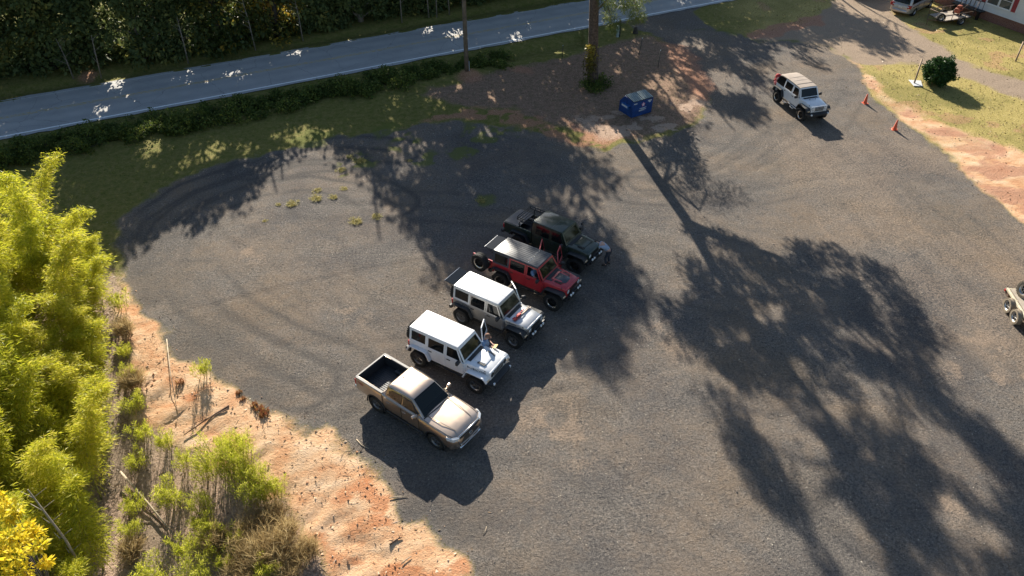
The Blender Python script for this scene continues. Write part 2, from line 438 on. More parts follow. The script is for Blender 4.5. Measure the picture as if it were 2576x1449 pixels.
uu = P @ np.array((.73, -.69)); vv = P @ np.array((.69, .73)); rl_n = np.abs(fbm(np.stack([uu / .9, vv / 3.2], 1) + wrp * .25, 1.0, 130, 3) - .5) * 2
rill = -(1 - sstep(rl_n, 0, .3)) * .10 * inpoly(P, BANK) * clay * sstep(segdist(P, LEFT), .6, 2.2)
Z = zfun(P) + rill + (n3 - .5) * .05 + (n1 - .5) * .06 + trz
ns = road_side(P)
under = sstep(ns, -.9, -.3) * (1 - sstep(ns, 5.6, 6.6))
ditch = np.exp(-((ns + 2.6) / 1.2) ** 2) * .35 * (P[:, 0] < 6) + np.exp(-((ns - 8.2) / .9) ** 2) * .25
Z = Z * (1 - under) - .06 * under - ditch * (1 - lot) * (1 - apron)
Z += .35 * np.exp(-(np.linalg.norm(P - np.array(at(1178,186)[:2]), axis=1) / 1.0) ** 2)            # heap of clay round the pole
mound = np.exp(-(np.linalg.norm(P - np.array(at(1182,196)[:2]), axis=1) / 1.1) ** 2); red = np.maximum(red, mound)
mound2 = np.zeros(len(P))
for px, py, r in ((490,185+30,1.2),(222,190,1.0),(1310,178,1.0)):
    mound2 = np.maximum(mound2, np.exp(-(np.linalg.norm(Q - np.array(at(px, py)[:2]), axis=1) / r) ** 2))
red = np.maximum(red, .8 * mound2); red = np.maximum(red, .5 * (grass > .5) * (P[:, 0] > 20) * sstep(fbm(P, 1.8, 133), .56, .68))
lowr = low * clay
A1 = np.stack([gravel, grass, clay_w, sandw], 1).clip(0, 1).astype(np.float32)
A2 = np.stack([litter, np.maximum.reduce([dirt, ts * .8, str_]), red, trk], 1).clip(0, 1).astype(np.float32)
dry = sstep(P[:, 0] - .1 * (P[:, 1] - 50), 15, 21) * (.45 + .55 * sstep(fbm(P, 3.0, 93), .35, .6))
A3 = np.stack([tuft, lowr, dry, n3], 1).clip(0, 1).astype(np.float32)

def ground_material():
    m, t, b = nodemat('ground_mix')
    tc = t.nodes.new('ShaderNodeTexCoord'); vec = tc.outputs['Object']
    def attr(n):
        a = t.nodes.new('ShaderNodeAttribute'); a.attribute_name = n
        s = t.nodes.new('ShaderNodeSeparateColor'); t.links.new(a.outputs['Color'], s.inputs[0])
        return s.outputs[0], s.outputs[1], s.outputs[2], a.outputs['Alpha']
    gr, gs, cl, sa = attr('zone'); li, di, re, tk = attr('wear'); tu, m2, m1, m3 = attr('mix')
    nf = noise_node(t, 9, 6, .75, vec=vec).outputs[0]; nm = noise_node(t, 2.6, 5, .65, vec=vec).outputs[0]
    nfine = noise_node(t, 26, 3, .7, vec=vec).outputs[0]; nl = noise_node(t, .22, 4, .6, vec=vec).outputs[0]
    vo = t.nodes.new('ShaderNodeTexVoronoi'); vo.inputs['Scale'].default_value = 16; t.links.new(vec, vo.inputs['Vector'])
    sv = t.nodes.new('ShaderNodeSeparateColor'); t.links.new(vo.outputs['Color'], sv.inputs[0])
    def brk(wt, amt=.55):      # ragged threshold of a soft weight
        return mth(t, 'MULTIPLY', mth(t, 'SUBTRACT', mth(t, 'ADD', wt, mth(t, 'MULTIPLY', mth(t, 'SUBTRACT', mth(t, 'ADD', mth(t, 'MULTIPLY', nf, .6), mth(t, 'MULTIPLY', nfine, .4)), .5), mth(t, 'MULTIPLY', amt, 2.0) if False else amt * 2.2)), .3), 2.6, clamp=True)
    # grass
    gcol = ramp(t, nf, [(.25, (.05, .065, .016)), (.5, (.14, .15, .034)), (.62, (.24, .21, .055)), (.8, (.34, .26, .1))]).outputs[0]
    gdry = ramp(t, nm, [(.35, (.11, .13, .02)), (.65, (.34, .25, .10))]).outputs[0]
    c = mixc(t, .45, gcol, gdry)
    c = mixc(t, mth(t, 'MULTIPLY', m1, .92), c, ramp(t, nf, [(.3, (.2, .17, .045)), (.5, (.42, .335, .11)), (.7, (.58, .45, .21))]).outputs[0])
    # leaf litter and straw
    lcol = ramp(t, nf, [(.3, (.11, .066, .046)), (.5, (.30, .19, .13)), (.7, (.45, .31, .215)), (.85, (.6, .45, .33))]).outputs[0]
    lgr = mixc(t, mth(t, 'MULTIPLY', mth(t, 'SUBTRACT', nm, .45, clamp=True), 2.2, clamp=True), lcol, (.06, .07, .025))
    c = mixc(t, brk(li, .8), c, lgr)
    # dirt of the drive
    dcol = ramp(t, nf, [(.3, (.2, .15, .11)), (.55, (.35, .265, .19)), (.8, (.52, .41, .31))]).outputs[0]
    c = mixc(t, brk(di, .8), c, dcol)
    # clay
    mp = t.nodes.new('ShaderNodeMapping'); mp.inputs['Scale'].default_value = (.75, 1.25, 1); mp.inputs['Rotation'].default_value = (0, 0, R(-38)); t.links.new(vec, mp.inputs[0])
    nr = noise_node(t, .9, 9, .66, vec=mp.outputs[0]).outputs[0]
    ccol = ramp(t, nr, [(.25, (.44, .18, .08)), (.38, (.57, .30, .155)), (.5, (.66, .42, .245)), (.66, (.73, .53, .35))]).outputs[0]
    ccol = mixc(t, mth(t, 'MULTIPLY', mth(t, 'SUBTRACT', nf, .62, clamp=True), 2.2, clamp=True), ccol, (.34, .17, .09))
    ccol = mixc(t, mth(t, 'MULTIPLY', brk(m2, .8), .75), ccol, mixc(t, nf, (.4, .12, .045), (.6, .28, .13)))
    c = mixc(t, brk(cl, .7), c, ccol)
    # gravel: dark milled stone, brown dust, odd pale chips
    gv = ramp(t, nfine, [(.34, (.022, .021, .022)), (.46, (.105, .097, .090)), (.56, (.20, .18, .157)), (.68, (.44, .39, .335))]).outputs[0]
    gd = ramp(t, nf, [(.38, (.045, .042, .042)), (.5, (.15, .136, .123)), (.64, (.31, .272, .23))]).outputs[0]
    gvm = mixc(t, .5, gv, gd)
    dust = mth(t, 'MULTIPLY', mth(t, 'SUBTRACT', mth(t, 'ADD', mth(t, 'MULTIPLY', nl, .7), mth(t, 'MULTIPLY', nm, .45)), .50, clamp=True), 2.6, clamp=True)
    gvm = mixc(t, mth(t, 'MULTIPLY', dust, .85), gvm, mixc(t, nf, (.11, .085, .063), (.40, .295, .205)))
    nb = noise_node(t, .13, 5, .62, vec=vec).outputs[0]
    gvm = mixc(t, 1.0, gvm, ramp(t, nb, [(.36, (.70, .71, .75)), (.5, (1.0, .99, .98)), (.64, (1.0, .93, .84))]).outputs[0], 'MULTIPLY')
    chip = mth(t, 'GREATER_THAN', sv.outputs[0], .995)
    chip = mth(t, 'MULTIPLY', chip, mth(t, 'LESS_THAN', vo.outputs['Distance'], .38))
    gvm = mixc(t, mth(t, 'MULTIPLY', chip, .8), gvm, (.5, .44, .34))
    gvm = mixc(t, mth(t, 'MULTIPLY', tk, .95), gvm, mixc(t, nf, (.04, .038, .038), (.12, .11, .10)))
    gvm = mixc(t, mth(t, 'MULTIPLY', brk(di, .9), .55), gvm, (.40, .29, .2))
    c = mixc(t, brk(gr, .6), c, gvm)
    # tufts, red clay, sand
    c = mixc(t, mth(t, 'MULTIPLY', brk(tu, 1.1), .75), c, (.14, .155, .035))
    rcol = ramp(t, nf, [(.3, (.26, .11, .07)), (.55, (.46, .235, .145)), (.75, (.58, .37, .26))]).outputs[0]
    c = mixc(t, mth(t, 'MULTIPLY', brk(re, 1.0), .85), c, rcol)
    scol = ramp(t, nf, [(.3, (.34, .22, .155)), (.7, (.58, .43, .32))]).outputs[0]
    c = mixc(t, brk(sa, .9), c, scol)
    t.links.new(c, b.inputs['Base Color']); b.inputs['Roughness'].default_value = .95; b.inputs['Specular IOR Level'].default_value = .15
    h = mth(t, 'ADD', mth(t, 'MULTIPLY', nfine, .6), mth(t, 'ADD', nf, mth(t, 'MULTIPLY', mth(t, 'MULTIPLY', nr, cl), 1.6)))
    bp = t.nodes.new('ShaderNodeBump'); bp.inputs['Strength'].default_value = .8; bp.inputs['Distance'].default_value = .09
    t.links.new(h, bp.inputs['Height']); t.links.new(bp.outputs[0], b.inputs['Normal'])
    return m
GM = ground_material()
# ---- one grid, its faces shared out by what covers them
I = np.arange(nx * ny).reshape(ny, nx)
F = np.stack([I[:-1, :-1], I[:-1, 1:], I[1:, 1:], I[1:, :-1]], -1).reshape(-1, 4)
fz = lambda a: a[F].mean(1)
owner = np.zeros(len(F), int)                            # ground
owner[fz(dirt) > .5] = 3
owner[fz(clay_w) > .5] = 2
owner[fz(gravel) > .5] = 1
for k, nm_ in enumerate(('ground', 'gravel_lot', 'clay_bank', 'driveway')):
    f = F[owner == k]; used, inv = np.unique(f, return_inverse=True); f2 = inv.reshape(-1, 4)
    me = bpy.data.meshes.new(nm_); N = len(used)
    me.vertices.add(N); me.vertices.foreach_set('co', np.column_stack([P[used], Z[used]]).reshape(-1).astype(np.float32))
    me.loops.add(len(f2) * 4); me.loops.foreach_set('vertex_index', f2.reshape(-1).astype(np.int32))
    me.polygons.add(len(f2)); me.polygons.foreach_set('loop_start', np.arange(len(f2), dtype=np.int32) * 4)
    me.polygons.foreach_set('use_smooth', np.ones(len(f2), bool))
    me.update(calc_edges=True)
    for an, A in (('zone', A1), ('wear', A2), ('mix', A3)):
        ca = me.attributes.new(an, 'FLOAT_COLOR', 'POINT'); ca.data.foreach_set('color', A[used].reshape(-1))
    tag(link(nm_, me, GM), kind='structure')

# ---- road sheet with worn asphalt, markings as sheets above it
def road_mat():
    m, t, b = nodemat('old_asphalt'); tc = t.nodes.new('ShaderNodeTexCoord'); v = tc.outputs['Object']
    n = noise_node(t, .5, 5, .6, vec=v).outputs[0]; nf = noise_node(t, 14, 4, .7, vec=v).outputs[0]
    uv = t.nodes.new('ShaderNodeAttribute'); uv.attribute_name = 'across'
    c = ramp(t, mth(t, 'ADD', mth(t, 'MULTIPLY', n, .6), mth(t, 'MULTIPLY', nf, .4)), [(.3, (.32, .315, .30)), (.5, (.41, .40, .38)), (.7, (.48, .465, .435))]).outputs[0]
    wv = mth(t, 'ABSOLUTE', mth(t, 'SINE', mth(t, 'MULTIPLY', uv.outputs['Fac'], 2 * PI * 2)))      # darker wheel paths
    c = mixc(t, mth(t, 'MULTIPLY', mth(t, 'POWER', wv, 3), .3), c, (.26, .26, .265))
    vr = t.nodes.new('ShaderNodeTexVoronoi'); vr.feature = 'DISTANCE_TO_EDGE'; vr.inputs['Scale'].default_value = .45
    dn = noise_node(t, 1.2, 3, .6, vec=v); mx = t.nodes.new('ShaderNodeMix'); mx.data_type = 'VECTOR'; mx.inputs[0].default_value = .35
    t.links.new(v, mx.inputs[4]); t.links.new(dn.outputs['Color'], mx.inputs[5]); t.links.new(mx.outputs[1], vr.inputs['Vector'])
    cr = mth(t, 'LESS_THAN', vr.outputs['Distance'], .006)
    c = mixc(t, mth(t, 'MULTIPLY', mth(t, 'MULTIPLY', cr, n), .7), c, (.1, .1, .1))
    t.links.new(c, b.inputs['Base Color']); b.inputs['Roughness'].default_value = .85
    bp = t.nodes.new('ShaderNodeBump'); bp.inputs['Strength'].default_value = .3; bp.inputs['Distance'].default_value = .02
    t.links.new(nf, bp.inputs['Height']); t.links.new(bp.outputs[0], b.inputs['Normal'])
    return m
def strip_mesh(name, u0, u1, z, mat, n=9, ragged=0, th=0):
    V, Fc, A = [], [], []
    for i in range(len(RX)):
        a, b_ = RN[i], RF[i]
        for k in range(n):
            u = u0 + (u1 - u0) * k / (n - 1)
            if ragged and k in (0, n - 1): u += (1 if k else -1) * ragged * (fbm(np.array([[RX[i] * 1.0, k * 9.]]), .9, 4)[0] - .5)
            p = a + (b_ - a) * u; V.append((p[0], p[1], z + .05 * (1 - (2 * u - 1) ** 2))); A.append(u)
    for i in range(len(RX) - 1):
        for k in range(n - 1): Fc.append((i * n + k, i * n + k + 1, (i + 1) * n + k + 1, (i + 1) * n + k))
    me = bpy.data.meshes.new(name); me.from_pydata(V, [], Fc)
    at_ = me.attributes.new('across', 'FLOAT', 'POINT'); at_.data.foreach_set('value', np.array(A, np.float32))
    b = bmesh.new(); b.from_mesh(me); bmesh.ops.recalc_face_normals(b, faces=b.faces[:]); 
    if sum(f.normal.z for f in b.faces) < 0: bmesh.ops.reverse_faces(b, faces=b.faces[:])
    b.to_mesh(me); b.free()
    return tag(link(name, me, mat), kind='structure')
strip_mesh('road', -.06, 1.06, .0, road_mat(), 11, .07)
def mark_mat(name, col, wear):
    m, t, b = nodemat(name); n = noise_node(t, 5, 5, .7).outputs[0]
    c = mixc(t, mth(t, 'MULTIPLY', mth(t, 'SUBTRACT', n, wear, clamp=True), 5, clamp=True), tuple(col), (.44, .43, .41))
    t.links.new(c, b.inputs['Base Color']); b.inputs['Roughness'].default_value = .8; return m
WL = mark_mat('road_white', (.9, .9, .87), .58); YL = mark_mat('road_yellow', (.6, .42, .12), .44)
strip_mesh('edge_line', -.006, .022, .008, WL, 2); strip_mesh('far_edge_line', .975, .992, .008, mark_mat('road_white_worn', (.6, .6, .56), .46), 2)
strip_mesh('centre_line', .475, .488, .008, YL, 2); strip_mesh('centre_line', .51, .523, .008, YL, 2)
# ================================================================== VEGETATION
TAN = math.tan(R(SUN_EL))
def at_y(px, py, Y):
    """point of the sight line of (px, py) at distance Y"""
    a = Vector((0, 0, CAMH)); b = at(px, py, 0); k = Y / b.y
    return a + (b - a) * k
bark_pine = simple('pine_bark', (.13, .085, .06), .95, var=.6, scale=7, bump=.9)
bark_dark = simple('dark_bark', (.06, .048, .038), .95, var=.4, scale=5, bump=.5)
bark_pale = simple('pale_bark', (.24, .2, .16), .9, var=.35, scale=5, bump=.4)
LF_FOREST = leafmat('forest_leaf', [(0, (.05, .075, .03)), (.5, (.115, .145, .05)), (.85, (.19, .2, .06)), (1, (.36, .28, .07))], .35, .6, .15)
LF_AUTUMN = leafmat('autumn_leaf', [(0, (.05, .08, .02)), (.55, (.1, .115, .03)), (.72, (.34, .26, .04)), (.86, (.42, .26, .04)), (1, (.24, .1, .03))], .4)
LF_PINE = leafmat('pine_needle', [(0, (.035, .06, .015)), (.6, (.1, .135, .03)), (1, (.2, .22, .05))], .35)
LF_BAMBOO = leafmat('bamboo_leaf', [(0, (.17, .22, .015)), (.3, (.45, .47, .03)), (.7, (.68, .63, .06)), (1, (.78, .64, .2))], .58, .5)
LF_WEED = leafmat('weed_leaf', [(0, (.24, .28, .015)), (.5, (.46, .48, .035)), (1, (.64, .6, .13))], .55)
LF_DRY = leafmat('dry_grass', [(0, (.22, .15, .07)), (.6, (.46, .34, .16)), (1, (.62, .5, .27))], .45)
LF_SHRUB = leafmat('shrub_leaf', [(0, (.045, .07, .018)), (.55, (.1, .14, .03)), (.85, (.2, .22, .045)), (1, (.4, .36, .12))], .3, .6, .15)
LF_HOLLY = leafmat('holly_leaf', [(0, (.016, .045, .012)), (.7, (.035, .085, .02)), (1, (.08, .15, .035))], .2, .5, .2)
LF_YELLOW = leafmat('yellow_leaf', [(0, (.42, .42, .04)), (.5, (.76, .6, .03)), (1, (.86, .68, .06))], .45)
LF_GRASS = leafmat('grass_blade', [(0, (.04, .06, .012)), (.5, (.11, .12, .025)), (.8, (.2, .17, .05)), (1, (.3, .23, .1))], .35)

# ---- shade wanted on the ground, and the trees whose crowns cast it
EDGE = np.array([at(*p)[:2] for p in ((-900,400),(0,215),(350,185),(640,130),(900,75),(1180,25))] + [(8, 78.5), (20, 84), (40, 91), (75, 108)])
def edge_y(x): return np.interp(x, EDGE[:, 0], EDGE[:, 1])
S1 = [(-500,760),(285,652),(330,610),(400,572),(450,548),(505,545),(560,520),(622,492),(648,430),(665,392),(720,372),(740,388),(757,418),(790,388),(840,380),(880,388),(908,410),(938,428),
      (975,470),(985,530),(1050,568),(1100,588),(1122,620),(1100,690),(1180,715),(1250,660),(1330,700),(1440,760),(1370,860),(1430,852),(1505,895),(1540,965),(1548,900),(1530,802),(1590,775),(1600,705),(1562,640),
      (1530,590),(1500,570),(1470,510),(1440,488),(1395,470),(1470,452),(1530,462),(1530,420),(1500,372),(1560,352),(1590,335),(1640,330),(1740,300),(1790,272),(1850,288),(1900,292),(1935,250),(1900,190),(1960,165),(2040,185),(2058,172),
      (2030,128),(2050,100),(2140,95),(2200,125),(2285,135),(2270,110),(2200,62),(2150,40),(2070,-5),(1900,-60),(1500,-60),(1180,20),(900,72),(640,128),(350,182),(0,212),(-600,340)]
FLECK = [(250,283,.7),(297,217,.8),(463,188,.8),(583,190,.6),(746,138,.8),(328,243,.4),(293,197,1.0),(380,372,1.3),(530,390,1.1),(763,337,1.2),(830,335,.8),(690,345,.7),(1079,77,.8),(1146,88,.9),(1406,132,.7),
         (1240,247,.7),(1162,222,.8),(1639,222,.8),(1226,337,1.0),(1545,345,1.6),(1515,350,1.3),(795,400,1.2),(820,400,.8),(225,185,.7),(190,265,.4),(520,215,.5),(880,100,.6),(1300,95,.7),(1330,70,.6),(1560,180,.6),(1600,130,.5),
         (1690,215,.8),(1730,270,1.3),(1760,240,.8),(1800,190,1.0),(1850,200,.9),(1830,230,1.0),(1880,165,.8),(1870,215,.9),(1980,130,.9),(1960,150,.9),(1720,110,.6),(1760,105,.6),(1780,60,.5),(1425,490,1.0),(1450,540,.6),
         (1060,370,.6),(1010,440,.7),(990,380,.6),(1180,430,.6),(1350,520,.6),(620,380,.6),(460,420,.5),(1650,190,.5),(1850,130,.7),(2130,110,.8),(1900,240,.8)]
def sample(poly, dens):
    q = np.array(plan(poly)); lo, hi = q.min(0), q.max(0); lo = np.maximum(lo, (-62, 5)); hi = np.minimum(hi, (60, 90))
    n = int((hi - lo).prod() * dens); S = npr.rand(n, 2) * (hi - lo) + lo
    return S[inpoly(S, q)]
def clear_of(S, flecks, pad):
    for px, py, r in flecks:
        c = np.array(at(px, py)[:2]); e = (S - c) * (1, .75)
        S = S[np.linalg.norm(e, axis=1) > r + pad]
    return S
S = sample(S1, 1.7)
S = S[S[:, 1] < edge_y(S[:, 0]) - .8]
# thin the cover where the photograph shows broken light
S2 = npr.rand(700, 2) * (62, 7) + (-52, 0); S2[:, 1] += edge_y(S2[:, 0]) - .8; S = np.concatenate([S, S2])
S = clear_of(S, [(a, b, r * .75) for a, b, r in FLECK], .25)
right_ = (S[:, 0] > 11) & (S[:, 1] < 62) & (fbm(S * (1, .4), 2.4, 140) < .44); S = S[~right_]
sh = np.array(SH)[:2]
s0 = np.zeros(len(S))
for _ in range(30):                                       # walk each ray back to the edge of the wood
    p = S - sh * s0[:, None]; s0 += np.maximum(edge_y(p[:, 0]) - p[:, 1], 0) * .8 + .01
s_ = s0 + .8 + npr.rand(len(S)) * np.minimum(9, 2 + s0 * .25)
CC = np.column_stack([S - sh * s_[:, None], s_ * TAN])
CC = CC[CC[:, 2] > .5]
# understorey facing the road, and what grows behind it
xs = npr.rand(900) * 48 - 46; zf = npr.rand(900) ** 1.3 * 7 + .3
CF = np.column_stack([xs, edge_y(xs) + .5 + npr.rand(900) * 4 + zf * .18, zf])
fl = np.array([np.array(at(*p[:2])[:2]) for p in FLECK[:14]]); 
for c in fl:                                               # keep the same gaps for the light
    rel = CF[:, :2] + sh * (CF[:, 2] / TAN)[:, None] - c; CF = CF[np.linalg.norm(rel, axis=1) > 1.2]
CR = np.concatenate([npr.rand(2000) * .4 + .85, npr.rand(0)])[:len(CC)] if len(CC) <= 2000 else .85 + .4 * npr.rand(len(CC))
ALLC = np.concatenate([CC, CF]); ALLR = np.concatenate([CR, .5 + .4 * npr.rand(len(CF))])
TX = np.concatenate([np.arange(-60, 34, 3.1), np.arange(-58, 34, 5.3)]); nrow = len(np.arange(-60, 34, 3.1))
TXY = np.column_stack([TX + npr.randn(len(TX)) * .6, edge_y(TX) + np.where(np.arange(len(TX)) < nrow, 1.6, 6.0) + npr.rand(len(TX)) * 2])
near = np.argmin(np.linalg.norm(ALLC[:, None, :2] - TXY[None], axis=2), 1)
n_tree = 0
ROADF = {(a, b) for a, b, r in FLECK if 0 < fn(at(a, b).x) * -1 + at(a, b).y < 6.5}
FL_ = [(np.array(at(px, py)[:2]), r * (.75 if (px, py) in ROADF else .62), .72 if (px, py) in ROADF else .97) for px, py, r in FLECK]
for i in range(len(TXY)):
    sel = np.where(near == i)[0]
    if len(sel) < 4: continue
    C, Rr = ALLC[sel], ALLR[sel]; x, y = TXY[i]
    top = max(3.0, C[:, 2].max() * .96)
    autumn = -25 < x < -18.0 and i < nrow
    pale = -8 < x < -3 and i < nrow
    r_ = empty('forest_tree', (x, y, -.1))
    col = 'dark green leafy tree at the shaded edge of the wood beyond the road'; grp = 'trees at the edge of the wood'
    if autumn: col = 'tree with yellow and rust leaves at the dark wood edge across the road'
    elif pale: col = 'tree with a slim pale trunk at the wood edge behind the utility pole'
    elif x > 5: col = 'tall dark tree across the road behind the driveway entrance'
    tag(r_, col, 'tree', grp); n_tree += 1
    mb = MB(); rb = .1 + top * .011
    pts = [(npr.randn() * .06 * k, npr.randn() * .06 * k, top * k / 6) for k in range(7)]; pts[0] = (0, 0, 0)
    mb.tube(pts, [rb * (1 - .13 * k) for k in range(7)], 8)
    for j in npr.permutation(len(C))[:int(len(C) * .5)]:
        q = C[j] - (x, y, -.1); zb = max(.3, q[2] - np.linalg.norm(q[:2]) * .6 - .2); kb = min(6, zb / top * 6)
        a = Vector(pts[int(kb)]).lerp(Vector(pts[min(6, int(kb) + 1)]), kb - int(kb))
        mb.tube([a, a.lerp(Vector(q), .5) + Vector((0, 0, .15)), Vector(q)], [rb * .3, rb * .2, .015], 5)
    mb.build('trunk', bark_pale if (pale or i % 5 == 0) else bark_dark, r_)
    b_, d_, L_, ct = clump_leaves(C - (x, y, -.1), Rr, 92, .3)
    pj = b_[:, :2] + (x, y) + sh * (b_[:, 2:] / TAN); kp = np.ones(len(b_), bool)
    for c_, fr, pm_ in FL_: dd = np.linalg.norm((pj - c_) * (1, .6), axis=1); kp &= npr.rand(len(b_)) > np.clip(1.45 - .85 * dd / fr, 0, pm_)
    b_, d_, L_, ct = b_[kp], d_[kp], L_[kp], ct[kp]
    tint = np.clip(ct * .55 + npr.rand(len(b_)) * .45 - (0 if i % 3 else .1), 0, 1)
    leaves('crown', b_, d_, L_, L_ * .62, LF_AUTUMN if autumn else LF_FOREST, r_, tint)

# slim bare saplings in front of the wood, and the wood on the far right that the windscreens mirror
for k, (px, py, h) in enumerate(((1078,45,5.5),(1130,38,6.0),(1098,44,4.0),(470,160,3.5),(250,198,3.2),(640,128,4.0),(1010,58,4.5),(180,200,3.0),(760,104,3.6))):
    p = at(px, py); p.y += .3; mb = MB(); a = rnd.uniform(-.35, .35)
    mb.tube([(0, 0, -.1), (a * .5, .1, h * .5), (a * 1.3, .05, h)], [.06, .045, .015], 6)
    for j in range(7): z0 = h * (.35 + .09 * j); q = rnd.uniform(-.8, .8); mb.tube([(a * z0 / h, .05, z0), (a * z0 / h + q, rnd.uniform(-.3, .2), z0 + .5)], [.02, .005], 4)
    tag(mb.build('sapling', bark_pale, None, p), 'thin pale bare sapling standing in front of the dark wood edge', 'sapling', 'bare saplings at the wood edge')
WX = np.column_stack([52 + npr.rand(330) * 12, npr.rand(330) * 80 - 32, npr.rand(330) ** 1.2 * 13 + .5])
b_, d_, L_, ct = clump_leaves(WX, 1.6, 40, .7); tag(leaves('woods', b_, d_, L_, L_ * .6, LF_FOREST), kind='stuff')

# ---- the tall pine by the dumpster: crown placed so that it throws its long shadow over the lot
PB = at(1490, 216); PY = PB.y
def cr(pts): return [((1600 + x / 1.083) / 1.1646, (350 + y / 1.083) / 1.1646) for x, y in pts]
PA = cr([(760,420),(870,390),(900,430),(985,420),(1060,470),(1130,500),(1160,560),(1200,610),(1240,690),(1200,720),(1250,790),(1270,870),(1200,840),(1130,862),(1060,860),(1010,795),(960,785),(900,720),(850,640),(800,560),(770,500)])
PBp = cr([(440,450),(470,480),(540,500),(600,530),(680,560),(740,600),(790,640),(830,720),(850,800),(890,860),(860,900),(790,890),(740,870),(690,820),(640,850),(665,905),(620,890),(590,820),(555,745),(520,800),(480,760),(430,720),(378,640),(400,600),(470,610),(500,560)])
PC = cr([(490,860),(560,900),(640,960),(700,1010),(760,1060),(800,1090),(840,960),(880,880),(960,960),(1000,1000),(1060,900),(1110,880),(1180,900),(1250,900),(1330,960),(1400,990),(1440,1030),(1516,1080),(1650,1200),(1750,1500),(1700,1640),(960,1640),(840,1300),(760,1240),(680,1180),(600,1130),(560,1050),(600,1040),(560,960)])
PE = cr([(450,345),(560,375),(650,410),(730,432),(790,490),(800,560),(740,600),(600,540),(540,500),(490,420)])
PF = cr([(760,500),(850,640),(900,720),(960,785),(1010,800),(1040,860),(960,900),(880,880),(850,800),(830,720),(790,640),(740,600)])
PD = cr([(340,90),(385,62),(440,28),(472,70),(480,150),(462,165),(415,155),(375,125)])
PH = [(a, b, r) for (a, b), r in zip(cr([(735,620),(685,640),(800,790),(920,930),(1035,880),(1055,930),(1240,1010),(1320,1080),(1040,1075),(870,1070),(850,1130),(960,1340),(900,1290),(1010,1420),(1280,1210),(1310,1290),(700,960),(560,700),(640,700),(1100,760),(980,660),(1180,1000),(1380,1180),(760,960),(1060,1180),(1420,1330)]),
     (.7,.5,.7,.9,.7,.8,.8,1.2,.5,.9,.9,1.5,1.2,1.5,.6,1.2,1.0,.6,.5,.4,.4,.7,.7,.8,.5,.8))]
def pine_pts(poly, dens, spread, back=0):
    s = clear_of(sample(poly, dens), [(a, b, r * .62) for a, b, r in PH], .1)
    k = (PY - s[:, 1]) / -sh[1] + npr.randn(len(s)) * spread + back
    return np.column_stack([s - sh * k[:, None], k * TAN])
PCL = np.concatenate([pine_pts(PA, 1.9, 1.6), pine_pts(PBp, 3.2, 1.6), pine_pts(PC, 2.9, 2.0), pine_pts(PD, 2.6, .5, 5.0), pine_pts(PE, 1.6, 1.0), pine_pts(PF, 2.2, 1.8)])
VIS = [(1540,52,.55),(1545,68,.45),(1532,40,.5),(1604,32,.5),(1612,45,.4),(1592,48,.4),(1580,22,.5),(1560,6,.6),(1535,14,.5),(1600,10,.5),(1520,2,.5),(1578,2,.5),(1615,-10,.7),(1560,-22,.7),(1640,-30,.8),(1590,-40,.8),(1530,-45,.8)]
VC = np.array([at_y(px, py, PY - .6 + .5 * npr.randn()) for px, py, r in VIS])
pine = empty('pine_tree', PB, 0, 'tall pine with reddish bark standing behind the blue dumpster', 'tree')
o_ = np.array(PB)
def rel(v): return Vector(v) - PB
def shadow_pt(px, py, k=0):                                # point of the tree whose shadow falls on (px, py)
    s = at(px, py); t = (PY - s.y) / -SH.y + k
    return rel(s - SH * t + Vector((0, 0, t * TAN)))
fork = shadow_pt(1742, 575); mb = MB()
tp = [Vector((0, 0, -.2)), Vector((0, 0, .5)), fork * .3, fork * .62, fork]
mb.tube(tp, [.54, .41, .36, .33, .32], 14)
c2 = lambda *p: shadow_pt(*cr([p])[0])
lead = [fork, c2(530,470), c2(600,560), c2(720,720), c2(860,900), c2(1000,1090), c2(1150,1300), c2(1250,1500)]
mb.tube(lead, [.32, .27, .22, .17, .12, .08, .05, .03], 9)
limb = [fork * .97, c2(560,375), c2(650,412), c2(730,432), c2(800,490), c2(920,610), c2(1060,740), c2(1180,800)]
mb.tube(limb, [.26, .22, .19, .17, .14, .1, .07, .03], 8)
nodes_ = np.array([p for p in lead[1:] + limb[1:]] + [fork * .6, fork * .75])
for j in range(0, len(PCL), 3):
    q = Vector(PCL[j] - o_); nd = Vector(nodes_[np.argmin(np.linalg.norm(nodes_ - np.array(q), axis=1))])
    mb.tube([nd, nd.lerp(q, .55) + Vector((0, 0, .3)), q], [.06, .04, .012], 5)
bl = [fork * .66, rel(at_y(1540, -60, PY - .2)), rel(at_y(1585, -18, PY - .5)), rel(at_y(1612, 40, PY - .7))]
mb.tube(bl, [.09, .07, .04, .012], 6); mb.tube([bl[1], rel(at_y(1528, 10, PY - .5)), rel(at_y(1541, 62, PY - .6))], [.06, .035, .01], 6)
mb.build('trunk', bark_pine, pine)
b_, d_, L_, ct = clump_leaves(PCL - o_, .35 + .4 * npr.rand(len(PCL)), 84, .36, .25)
pj = b_[:, :2] + o_[:2] + sh * (b_[:, 2:] / TAN); kp = np.ones(len(b_), bool)
for px, py, fr in PH: kp &= np.linalg.norm((pj - np.array(at(px, py)[:2])) * (1, .5), axis=1) > fr * .62
b_, d_, L_, ct = b_[kp], d_[kp], L_[kp], ct[kp]
b1, d1, L1, c1 = clump_leaves(VC - o_, np.array([v[2] for v in VIS]), 260, .3, .2); d1[:, 2] -= .25
leaves('crown', np.concatenate([b_, b1]), np.concatenate([d_, d1]), np.concatenate([L_, L1]), np.concatenate([np.full(len(b_), .085), np.full(len(b1), .028)]), LF_PINE, pine,
       np.concatenate([ct * .5 + npr.rand(len(b_)) * .5, np.clip(.35 + c1 * .2 + npr.rand(len(b1)) * .5, 0, 1)]))  # low branch needles tinted lighter: sun on them put into the colour
